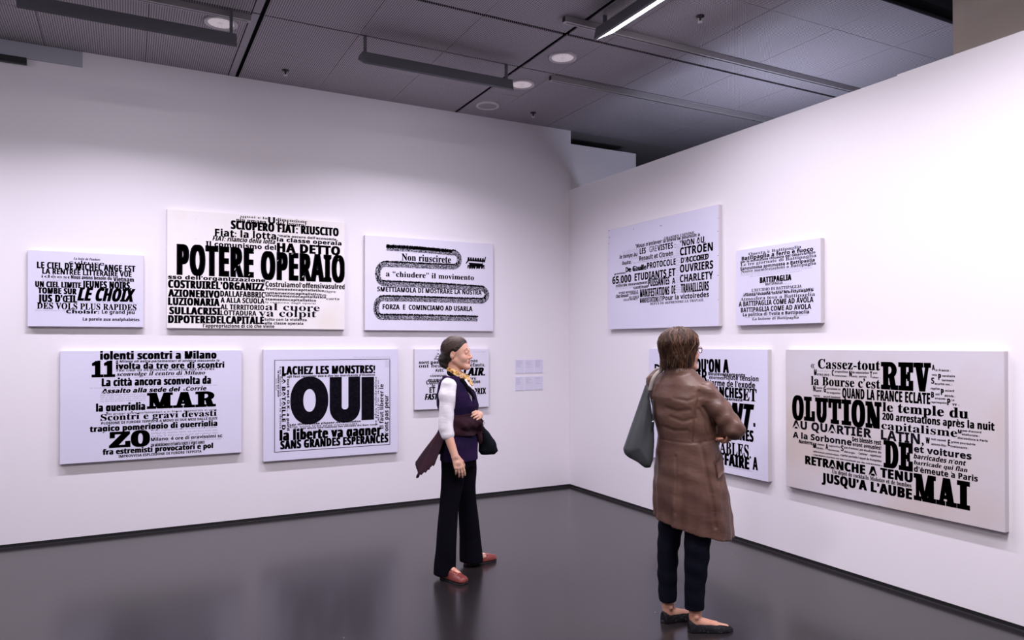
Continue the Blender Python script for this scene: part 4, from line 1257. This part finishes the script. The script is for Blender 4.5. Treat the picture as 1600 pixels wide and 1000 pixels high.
# vest shell with a deep V neck
ch = np.array([math.cos(math.radians(-38)), math.sin(math.radians(-38))]); cl = np.array([-ch[1], ch[0]])
def vcut(x, y, z):
    u = (x+.075)*ch[0]+(y+.03)*ch[1]; v = (x+.075)*cl[0]+(y+.03)*cl[1]
    return np.maximum(np.abs(v)-np.clip((z-1.165)*.34, -1, .062), .02-u)*.9
vest = loft(torso_tab[:-1], tyaw, .012)
vest = SUB(vest, vcut, .004)
vest = SUB(vest, U(caps(np.array(sR)+(0, -.02, .0), np.array(sR)+(0, -.03, -.14), .062, .05), caps(np.array(sL)+(0, .03, .0), np.array(sL)+(0, .04, -.14), .062, .05)), .006)
vest = SUB(vest, caps((-.088, -.03, 1.37), (-.088, -.03, 1.46), .056), .006)
vest = wav(vest, .0028, [(25, 15, 30, 0), (12, 28, -26, 1), (40, 8, 12, 3)])
vest = groove(vest, [(.075, -.085, 1.16), (.080, -.075, 1.0), (.065, -.07, .82)], .006, .005)
A.part('vest', vest, (-.26, -.26, .78), (.12, .20, 1.42), .0045, M['vest'], wa)
# black stand-up collar running down the V
def torus(c, R, r, n, sq=1.0):
    c = np.array(c, float); n = np.array(n, float); n /= np.linalg.norm(n)
    def f(x, y, z):
        X, Y, Z = x-c[0], y-c[1], z-c[2]; h = X*n[0]+Y*n[1]+Z*n[2]; q = np.sqrt(np.maximum(X*X+Y*Y+Z*Z-h*h, 0)); return np.sqrt((q-R)**2+(h/sq)**2)*min(1, sq)-r
    return f
col = torus((-.075, -.045, 1.372), .064, .017, (.50, -.16, .85))
v0 = np.array([-.02, -.15, 1.33]); 
lap = U(caps((-.035, -.130, 1.350), (.012, -.128, 1.285), .017, .014), caps((.012, -.128, 1.285), (.048, -.098, 1.225), .014, .007), caps((.0, -.02, 1.35), (.046, -.055, 1.27), .012, .008), k=.008)
A.part('collar', U(col, lap, k=.010), (-.19, -.20, 1.20), (.10, .10, 1.46), .004, M['collar'], wa)
cw = U(caps((-.012, -.100, 1.345), (.040, -.115, 1.288), .010, .004), caps((-.012, -.100, 1.345), (.012, -.125, 1.290), .010, .004), caps((.022, -.075, 1.325), (.055, -.085, 1.270), .009, .004), k=.008)
A.part('shirt_collar', cw, (-.04, -.16, 1.25), (.09, -.03, 1.38), .003, M['shirt'], wa)
scf = U(torus((-.080, -.035, 1.402), .053, .019, (.42, -.10, .9)), torus((-.076, -.038, 1.385), .056, .015, (.50, -.12, .85)), caps((-.02, -.075, 1.372), (.022, -.10, 1.318), .017, .011), caps((.0, -.05, 1.372), (.034, -.075, 1.312), .014, .009), k=.006)
A.part('scarf', wav(scf, .0035, [(140, 60, 90, 0), (70, 120, -110, 2)]), (-.17, -.14, 1.28), (.07, .07, 1.46), .0035, M['scarf'], wa)
# plum cardigan wrapped round the waist, bunched at the front hand, hanging behind
wrap = loft([(.985, -.058, -.03, .106, .148), (1.03, -.058, -.03, .112, .150), (1.075, -.060, -.03, .118, .153), (1.10, -.064, -.03, .110, .148)], tyaw, .018)
wrap = wav(wrap, .006, [(18, 12, 70, 0), (10, 22, 90, 1)])
bunch = U(caps((-.02, -.165, 1.045), (.060, -.070, 1.055), .040, .034), caps((.060, -.07, 1.055), (.075, .0, 1.02), .034, .032), ell((.030, -.060, 1.105), (.042, .045, .045)), caps((.07, -.02, 1.03), (.085, -.0, .90), .030, .016), k=.03)
bunch = wav(bunch, .005, [(60, 50, 80, 0), (30, 90, -40, 2)])
card = A.part('cardigan', U(wrap, bunch, k=.02), (-.23, -.28, .86), (.16, .20, 1.20), .005, M['cardigan'], wa)
V = []; NU, NV = 46, 22
for j in range(NV+1):
    t = j/NV
    for i in range(NU+1):
        u = i/NU; an = math.radians(238-u*128)       # round the back of the waist from the near hip
        top = np.array([-.062+.125*math.cos(an), -.03+.165*math.sin(an), 1.005])
        out = np.array([math.cos(an), math.sin(an)*.55])
        flare = .02+.160*t**1.1*(.55+.45*math.sin(u*2.4+.6)); fold = .016*t*math.sin(u*23+t*2)
        hem = .215+.135*max(0, 1-abs(u-.36)/.30)-.03*u+.012*(i % 2)*(1 if u < .3 else .6)
        V.append((top[0]+out[0]*(flare+fold), top[1]+out[1]*(flare+fold), top[2]-t*hem-.02*math.sin(u*9)*t))
F = [(j*(NU+1)+i, j*(NU+1)+i+1, (j+1)*(NU+1)+i+1, (j+1)*(NU+1)+i) for j in range(NV) for i in range(NU)]
fl = obj('hanging_panel', A.w(V), F, M['cardigan'], card, True); sm = fl.modifiers.new('solid', 'SOLIDIFY'); sm.thickness = .005
# shoes
WT = [(0, .026), (.05, .032), (.25, .034), (.45, .036), (.70, .045), (.88, .042), (.97, .030), (1.0, .014)]; HT = [.070, .074, .070, .060, .046, .036, .028, .018]
for nm, heel, toe in (('near', (-.168, -.178, 0), (.005, -.320, 0)), ('far', (-.030, .080, 0), (.186, .240, 0))):
    f_, e, g_, L_ = shoe_fn(heel, toe, WT, HT, 0, .014)
    H = np.array(heel); e3 = np.array([e[0], e[1], 0]); g3 = np.array([g_[0], g_[1], 0])
    lo = np.minimum(heel, toe)-.07; hi = np.maximum(heel, toe)+.07; lo[2] = -.01; hi[2] = .11
    top = ell(H+e3*.035+np.array([0, 0, .115]), (.05, .05, .045))
    s_ = A.part('shoe', f_, lo, hi, .004, M['shoe_red'], wa)
    sole, *_ = shoe_fn(heel, toe, WT, [.012]*8, .002, 0.0)
    hb = U(caps(H+e3*.028+(0, 0, .012), H+e3*.032+(0, 0, .030), .026))
    hbx = INT(hb, half((0, 0, -1), 0.0))
    A.part('sole', U(INT(sole, lambda x, y, z, H=H, e=e: .0-((x-H[0])*e[0]+(y-H[1])*e[1])-.01), hbx), lo, hi, .004, M['shoe_sole'], s_)
    c = H+e3*.60*L_; z = .066
    b = MB()
    for a0, b0, a1, b1 in ((-.020, -.028, -.020, .028), (.020, -.026, .020, .026), (-.020, -.028, .020, -.026), (-.020, .028, .020, .026)):
        zz = lambda a_, b_: z-.26*a_-8*b_*b_
        b.tube(A.w([c+e3*a0+g3*b0+(0, 0, zz(a0, b0)), c+e3*(a0+a1)/2+g3*(b0+b1)/2+(0, 0, zz((a0+a1)/2, (b0+b1)/2)+.002), c+e3*a1+g3*b1+(0, 0, zz(a1, b1))]), .0032, 6)
    b.build('buckle', M['buckle'], s_, True)
# black bag hanging from her far hand
bg = thing('handbag', 'small black pouch bag hanging from the hand of the woman in the purple vest', 'bag', tuple(A.w([[.13, .08, .80]])[0]))
def bagf(x, y, z):
    d = loft([(.805, .135, .08, .050, .030), (.83, .140, .08, .074, .045), (.88, .136, .08, .066, .050), (.94, .122, .07, .046, .042), (1.0, .098, .05, .022, .024), (1.03, .090, .045, .012, .014)], .2)(x, y, z)
    return d
_pf = wav(bagf, .005, [(40, 30, 25, 0), (60, 20, -40, 2)]); _near = U(bunch, vest, wrap, tr)
A.part('pouch', lambda x, y, z: np.maximum(_pf(x, y, z), .004-_near(x, y, z)), (.03, 0, .78), (.25, .16, 1.06), .005, M['bagblack'], bg)
MB().tube(A.w([(.090, .040, 1.02), (.108, .0, 1.05), (.094, -.055, 1.078)]), .004, 8).build('strap', M['bagblack'], bg, True)
b = MB()
for k in range(3): 
    an = np.linspace(0, 2*math.pi, 13); c = np.array([.112-.005*k, -.012+.018*k, 1.052-.017*k]); b.tube(A.w([c+np.array([.006*math.cos(q), .003*math.sin(q), .009*math.sin(q)]) for q in an]), .0022, 6, False)
b.build('chain_clasp', M['silver'], bg, True)

# ---- the woman in the brown leather coat --------------------------------------------------------
B = Person(2.85, 3.22, -27.94)
wb = thing('person', 'woman in a knee-length brown leather coat seen from behind, arms folded, brown bob', 'person', tuple(B.w([[0, 0, 0]])[0]))
yB = math.radians(22)
bF, bL, bU = frame((math.cos(yB), math.sin(yB), .04)); bc = np.array([-.034, .0, 1.562]); bs = .98
headB = inframe(HEAD, bc, bF, bL, bU, bs)
PH = math.radians(-45)
coat_tab = [(.50, .028, .0, .235, .175), (.62, .024, .0, .232, .172), (.80, .010, .0, .222, .158), (.95, .0, .0, .198, .142), (1.07, -.005, .0, .180, .130), (1.20, -.022, .0, .188, .136), (1.30, -.038, .0, .196, .130), (1.37, -.045, .0, .178, .108), (1.42, -.048, .0, .125, .085), (1.46, -.045, .0, .070, .062)]
rR, fR, hR = (.074, -.125, 1.330), (.205, -.195, 1.135), (.135, .10, 1.085)
rL, fL, hL2 = (-.150, .105, 1.372), (-.075, .235, 1.13), (.150, -.075, 1.078)
torsoB = loft([(r[0], r[1], r[2], r[3]*.8-.01, r[4]*.8-.01) for r in coat_tab if r[0] > .75], PH)
anN, anF = (.014, -.105), (-.105, .035)
bodyB = U(headB, caps((-.045, 0, 1.38), (-.04, 0, 1.50), .052, .048), torsoB, k=.03)
bodyB = U(bodyB, caps(rR, fR, .045, .04), caps(fR, hR, .04, .027), caps(rL, fL, .045, .04), caps(fL, hL2, .04, .027), k=.015)
bodyB = U(bodyB, hand_fn(hL2, (.4, -.9, -.15), (.3, .1, -.9), (-.8, -.4, .1), [1.2, 1.3, 1.4, 1.5], .95), hand_fn(hR, (-.8, .5, .2), (.4, .8, .1), (0, 0, 1), [1.0]*4, .95), k=.008)
bodyB = U(bodyB, caps((.020, -.055, .86), (.02, -.105, .42), .060, .048), caps((.02, -.105, .42), (.012, -.105, .08), .048, .034), caps((-.05, .04, .86), (-.10, .04, .42), .060, .048), caps((-.10, .04, .42), (-.110, .035, .08), .048, .034), k=.02)
bodyB = U(bodyB, caps((.010, -.110, .060), (.006, -.115, .032), .028, .022), caps((.020, -.109, .052), (.12, -.108, .028), .030, .025), caps((.12, -.108, .026), (.185, -.106, .020), .024, .016),
          caps((-.112, .03, .060), (-.114, .026, .032), .028, .022), caps((-.102, .035, .052), (-.01, .07, .028), .030, .025), caps((-.01, .07, .026), (.05, .09, .020), .024, .016), k=.012)
bodyB = U(bodyB, ell((.012, -.138, .085), (.012, .010, .014)), ell((-.100, .0, .090), (.012, .010, .014)), k=.01)
bodyB = INT(bodyB, half((0, 0, -1), -.006))
def pickB(c):
    q = (c-bc)/bs; X, Y, Z = q@bF, q@bL, q@bU
    return ((X > .089) & (np.abs(Y) < .021) & (Z > -.0765) & (Z < -.0545)).astype(int)
B.part('body', bodyB, (-.28, -.34, 0), (.32, .36, 1.72), .0048, [M['skin2'], M['lips']], wb, pickB)
eyes(B, wb, bc, bF, bL, bU, bs)
# trousers
tn = loft([(.120, .006, -.105, .053, .056), (.25, .012, -.105, .057, .060), (.41, .022, -.105, .068, .072), (.55, .030, -.098, .074, .078), (.66, .030, -.085, .074, .074), (.86, .020, -.055, .080, .080)], 0)
tf = loft([(.120, -.110, .035, .051, .056), (.25, -.112, .038, .055, .060), (.41, -.108, .042, .060, .070), (.55, -.088, .048, .072, .078), (.66, -.075, .045, .072, .074), (.86, -.045, .04, .080, .080)], 0)
B.part('trousers', wav(U(tn, tf), .0035, [(20, 12, 70, 0), (34, 10, 52, 2), (10, 30, -60, 1)]), (-.22, -.24, .10), (.16, .2, .90), .0055, M['navy'], wb)
# coat
skirt = loft(coat_tab, PH)
def fluted(x, y, z):
    an = np.arctan2(y, x-.01); t = np.clip((1.0-z)/.5, 0, 1)
    return skirt(x, y, z)+t*(.010*np.sin(an*9+.6)+.006*np.sin(an*15+2))
def hemcut(x, y, z): return (.555-.22*(x-.02)*.9+.05*y)-z     # removes what hangs below the slanted hem
sleeves = U(caps(rR, tip(rR, fR, .5), .060, .062), caps(tip(rR, fR, .5), fR, .062, .056), k=.01)
sleeves = U(sleeves, caps(fR, tip(fR, hR, .9), .056, .042), caps(rL, fL, .068, .056), caps(fL, tip(fL, hL2, .80), .054, .042), k=.015)
sleeves = wav(sleeves, .0060, [(50, 30, 75, 0), (80, 20, -50, 1), (30, 70, 60, 3)])
upper = wav(fluted, .0032, [(26, 14, 60, 0), (16, 34, -42, 2), (40, 10, 34, 4)])
coat = U(upper, sleeves, k=.022)
collar = U(torus((-.047, -.004, 1.432), .074, .016, (.12, .12, 1), 1.7), k=.0)
coat = U(coat, collar, k=.012)
inner = loft([(r[0]-(.1 if r[0] == .50 else 0), r[1], r[2], r[3]-.040, r[4]-.040) for r in coat_tab if r[0] < 1.0], PH)
coat = SUB(coat, inner, .002)
coat = SUB(coat, caps((-.045, 0, 1.40), (-.042, 0, 1.52), .050), .004)
coat = INT(coat, hemcut)
def srf(s, z, n=(0, -1)):      # point on the camera side of the coat for a given s, z (marching towards it)
    y = -.40
    for _ in range(60):
        dd = float(upper(np.array([s]), np.array([y]), np.array([z]))[0])
        if dd < .0015: break
        y += max(dd*.8, .0015)
    return (s, y, z)
def line(pts, n=6):
    o_ = []
    for a, b in zip(pts[:-1], pts[1:]):
        for k in range(n): o_.append(srf(a[0]+(b[0]-a[0])*k/n, a[1]+(b[1]-a[1])*k/n))
    o_.append(srf(*pts[-1])); return o_
seamR = line([(.052, 1.375), (.020, 1.33), (.005, 1.26), (-.008, 1.16), (-.010, 1.06)])
seamW = line([(-.16, 1.055), (-.02, 1.05), (.13, 1.07)])
foldA = line([(.030, 1.05), (.046, .98), (.060, .88), (.085, .74), (.10, .60)])
foldB = line([(-.095, .97), (-.098, .80), (-.105, .66)])
foldC = line([(.125, .98), (.15, .80), (.165, .62)])
coat = groove(coat, line([(.078, 1.352), (.080, 1.30), (.085, 1.24)]), .006, .005); coat = groove(coat, line([(-.14, 1.24), (-.09, 1.225), (-.03, 1.235)]), .010, .005); coat = groove(coat, line([(-.15, 1.13), (-.10, 1.115), (-.04, 1.12)]), .009, .004); coat = groove(coat, seamR, .006, .006); coat = groove(coat, seamW, .005, .004); coat = groove(coat, foldA, .010, .014); coat = groove(coat, foldB, .008, .008); coat = groove(coat, foldC, .008, .007)
coat = groove(coat, line([(-.11, 1.30), (-.04, 1.285), (.02, 1.31)]), .009, .005); coat = groove(coat, line([(-.12, 1.19), (-.06, 1.17), (.0, 1.19)]), .009, .005)
coat = groove(coat, line([(.02, 1.24), (.06, 1.17), (.075, 1.08)]), .008, .007); coat = groove(coat, line([(.045, 1.25), (.09, 1.20), (.11, 1.14)]), .008, .006)
ctm = B.part('coat', coat, (-.27, -.30, .44), (.31, .33, 1.50), .0050, M['leather'], wb)
MB().tube(B.w([np.array(p)-(0, .002, 0) for p in seamR]), .0016, 6).build('back_seam', M['leather'], ctm, True)
# pocket flap on the right hip
fp = [srf(*q) for q in ((.105, .955), (.165, .985), (.172, .900), (.115, .865))]
V = []
for off in (-.004, -.012):
    for j in range(5):
        for i in range(5):
            u, v = i/4, j/4; s_ = (fp[0][0]*(1-u)+fp[1][0]*u)*(1-v)+(fp[3][0]*(1-u)+fp[2][0]*u)*v; z_ = (fp[0][2]*(1-u)+fp[1][2]*u)*(1-v)+(fp[3][2]*(1-u)+fp[2][2]*u)*v
            p = srf(min(s_, .170), z_); V.append((p[0]+(-.3)*off, p[1]+off, p[2]))
F = [(j*5+i, j*5+i+1, (j+1)*5+i+1, (j+1)*5+i) for j in range(4) for i in range(4)]; F = F+[tuple(k+25 for k in q)[::-1] for q in F]
rim = [i for i in range(5)]+[9, 14, 19, 24]+[23, 22, 21, 20]+[15, 10, 5]
F += [(rim[k], rim[(k+1) % 16], rim[(k+1) % 16]+25, rim[k]+25) for k in range(16)]
obj('pocket_flap', B.w(V), F, M['leather'], ctm, True)
# hair: chin-length bob
def hairsdf(x, y, z):
    x = x-bc[0]; y = y-bc[1]; z = z-bc[2]
    X = (x*bF[0]+y*bF[1]+z*bF[2])/bs; Y = (x*bL[0]+y*bL[1]+z*bL[2])/bs; Z = (x*bU[0]+y*bU[1]+z*bU[2])/bs
    d = ell((-.018, 0, .040), (.118, .100, .100))(X, Y, Z)
    d = smin(d, ell((-.036, 0, -.035), (.090, .094, .085))(X, Y, Z), .03)
    lim = np.interp(Z, [-.13, -.08, -.04, 0, .04, .07, .10, .14], [-.005, .010, .030, .048, .066, .085, .098, .11])
    cut = np.maximum(X-lim, -9)
    d = np.maximum(d, cut*.85)
    d = np.maximum(d, -.112+.02*np.sin(Y*60)-Z)
    an = np.arctan2(Y, X+.02)
    return d+.0045*np.sin(an*13+Z*42+np.sin(Z*30))+.0025*np.sin(an*37-Z*50)
hB = B.part('hair', hairsdf, (-.20, -.17, 1.41), (.13, .17, 1.72), .0038, M['hairbrown'], wb)
rnd = random.Random(11)
def lock(an, t0, t1, wob, lift, curl):
    P_ = []
    for t in np.linspace(t0, t1, 9):
        lo_ = max(0, (t-1.5))/1.0
        r_ = np.array([.120, .102, .102]) if t < 1.5 else np.array([.120-.002*lo_, .106, .102])
        a = an+wob*math.sin(t*2.1)+.05*math.sin(t*7+an*3)
        if t < 1.62: q = np.array([-.018+r_[0]*math.sin(t)*math.cos(a), r_[1]*math.sin(t)*math.sin(a), .040+r_[2]*math.cos(t)])
        else:
            k = (t-1.62); q = np.array([-.018+.119*math.cos(a)*(1-.36*k)-.018*k, .102*math.sin(a)*(1-.26*k), .040-.005-k*.145])
        q[:2] *= 1+lift+(curl*max(0, t-2.1)); P_.append(bc+bs*(bF*q[0]+bL*q[1]+bU*q[2]))
    return P_
lt, dk = [], []
for i in range(1500):
    an = rnd.uniform(-math.pi, math.pi)
    face = abs(an) < .85
    t1 = rnd.uniform(1.0, 1.25) if face else rnd.uniform(2.0, 2.70)
    p = lock(an, rnd.uniform(.05, 1.2), t1, rnd.uniform(-.30, .30), rnd.uniform(.0, .05)+(.06*rnd.random() if rnd.random() < .12 else 0), rnd.uniform(-.25, .45))
    (lt if rnd.random() < .22+.25*(math.sin(an*5)>.3) else dk).append((p, [.0004]+[rnd.uniform(.0008, .0015)]*7+[.0003]))
gold = lt[::7]; lt = [q for i, q in enumerate(lt) if i % 7]
strands(B, 'golden_strands', hB, M['hairgold'], [(p, [x*1.25 for x in r_]) for p, r_ in gold], .001)
strands(B, 'light_strands', hB, M['hairlight'], lt, .001); strands(B, 'brown_strands', hB, M['hairbrown'], dk, .001)
# ballet flats
WF = [(0, .022), (.05, .031), (.25, .033), (.45, .037), (.68, .043), (.85, .036), (.95, .022), (1.0, .008)]; HF = [.058, .060, .052, .046, .037, .029, .021, .012]
for heel, toe in (((-.028, -.118, 0), (.222, -.104, 0)), ((-.146, .012, 0), (.085, .105, 0))):
    f_, e, g_, L_ = shoe_fn(heel, toe, WF, HF, .002, .0)
    H = np.array(heel); e3 = np.array([e[0], e[1], 0]); g3 = np.array([g_[0], g_[1], 0])
    a = H+e3*.058; b_ = H+e3*.150
    opening = U(caps(a+(0, 0, .076), b_+(0, 0, .056), .026, .020), k=.01)
    lo = np.minimum(heel, toe)-.07; hi = np.maximum(heel, toe)+.07; lo[2] = -.01; hi[2] = .09
    s_ = B.part('shoe', SUB(f_, opening, .005), lo, hi, .0035, M['flat'], wb)
    B.part('heel', INT(caps(H+e3*.022+(0, 0, .0), H+e3*.040+(0, 0, .002), .028), lambda x, y, z: np.maximum(z-.014, -z)), lo, hi, .0035, M['shoe_sole'], s_)
# glasses
gl = thing('glasses', 'dark red framed glasses worn by the woman in the leather coat', 'glasses', tuple(B.w([bc+bs*bF*.11])[0]))
def gp(X, Y, Z): return bc+bs*(bF*X+bL*Y+bU*Z)
for s in (-1, 1):
    an = np.linspace(0, 2*math.pi, 29); 
    rimp = [gp(.112-.012*(abs(.032+.026*math.cos(q))/.058)**2, s*(.032+.026*math.cos(q)), .001+.019*math.sin(q)*(1 if math.sin(q) < 0 else .85)) for q in an]
    fr = MB().tube(B.w(rimp), .0022, 6, False).build('rim', M['frame_red'], gl, True)
    pv = B.w(rimp[:-1]); obj('lens', np.concatenate([pv, pv.mean(0)[None]]), [(k, (k+1) % 28, 28) for k in range(28)], M['lensglass'], fr)
    MB().tube(B.w([gp(.101, s*.058, .010), gp(.085, s*.072, .010), (gp(.01, s*.083, .008)), gp(-.01, s*.084, -.004)]), .0024, 6).build('temple_arm', M['frame_red'], gl, True)
MB().tube(B.w([gp(.112, -.008, .006), gp(.114, 0, .009), gp(.112, .008, .006)]), .002, 6).build('bridge', M['frame_red'], gl, True)
# slate shoulder bag at her left side
bag = thing('shoulder_bag', 'large slate grey leather bag hanging behind the shoulder of the woman in the leather coat', 'bag', tuple(B.w([[-.26, .10, .88]])[0]))
rows = [(1.435, -.150, .030, .030), (1.415, -.195, .050, .045), (1.36, -.232, .075, .055), (1.25, -.262, .10, .062), (1.10, -.290, .135, .070), (.985, -.300, .165, .074), (.915, -.268, .120, .060), (.878, -.232, .060, .040)]
def bagB(x, y, z):
    # a soft flat sack: outline in the s-z plane, thickness varying across it
    poly = np.array([(-.150, 1.440), (-.192, 1.425), (-.222, 1.375), (-.362, .990), (-.352, .965), (-.300, .920), (-.235, .888), (-.208, .885), (-.192, .93), (-.188, 1.10), (-.180, 1.38)])
    n = len(poly); d = np.full(x.shape, 1e9); ins = np.zeros(x.shape, bool)
    for i in range(n):
        a, b = poly[i], poly[(i+1) % n]; e = b-a
        t = np.clip(((x-a[0])*e[0]+(z-a[1])*e[1])/(e@e), 0, 1); d = np.minimum(d, np.hypot(x-a[0]-t*e[0], z-a[1]-t*e[1]))
        c = ((a[1] > z) != (b[1] > z)) & (x < (b[0]-a[0])*(z-a[1])/(b[1]-a[1]+1e-12)+a[0]); ins ^= c
    sd = np.where(ins, -d, d)
    yc = .075+.02*np.sin(z*5); th = .012+.034*np.clip(-sd/.09, 0, 1)**.6+.010*np.clip((1.2-z)/.3, 0, 1)
    return np.maximum(sd, np.abs(y-yc)-th)*.7+.0035*np.sin(x*52-z*17+1)*np.clip((1.35-z)*3, 0, 1)
_solid = U(U(upper, sleeves, k=.022), collar, k=.012)
B.part('sack', lambda x, y, z: np.maximum(bagB(x, y, z), .008-_solid(x, y, z)), (-.40, -.02, .85), (-.12, .17, 1.47), .005, M['baggrey'], bag)
def off_coat(pts, clear):
    out_ = []
    ctl = np.array(pts, float); T_ = np.linspace(0, len(ctl)-1, 40)
    for t in T_:
        p = np.array([np.interp(t, range(len(ctl)), ctl[:, k]) for k in range(3)])
        for _ in range(12):
            q = np.stack([p]+[p+d for d in np.eye(3)*.002]); v = _solid(q[:, 0], q[:, 1], q[:, 2]); gr = (v[1:]-v[0])/.002
            if v[0] >= clear: break
            p = p+gr/(np.linalg.norm(gr)+1e-9)*(clear-v[0]+.0003)
        out_.append(p)
    out_ = np.array(out_)
    for _ in range(2): out_[1:-1] = (out_[:-2]+2*out_[1:-1]+out_[2:])/4
    return out_
MB().tube(B.w(off_coat([(-.215, .02, 1.33), (-.200, .0, 1.40), (-.168, .0, 1.440), (-.130, .02, 1.452), (-.115, .06, 1.455), (-.13, .11, 1.44), (-.18, .15, 1.38)], .018)), .0115, 10).build('strap', M['strap'], bag, True)
MB().tube(B.w(off_coat([(-.198, .015, 1.28), (-.196, .01, 1.20), (-.196, .02, 1.12)], .009)), .006, 8).build('strap_end', M['baggrey'], bag, True)
MB().lathe(B.w(off_coat([(-.200, .0, 1.155), (-.200, .0, 1.155)], .016))[0], [(0, -.006), (.007, -.004), (.007, .004), (0, .006)], 12).build('rivet', M['silver'], bag, True)
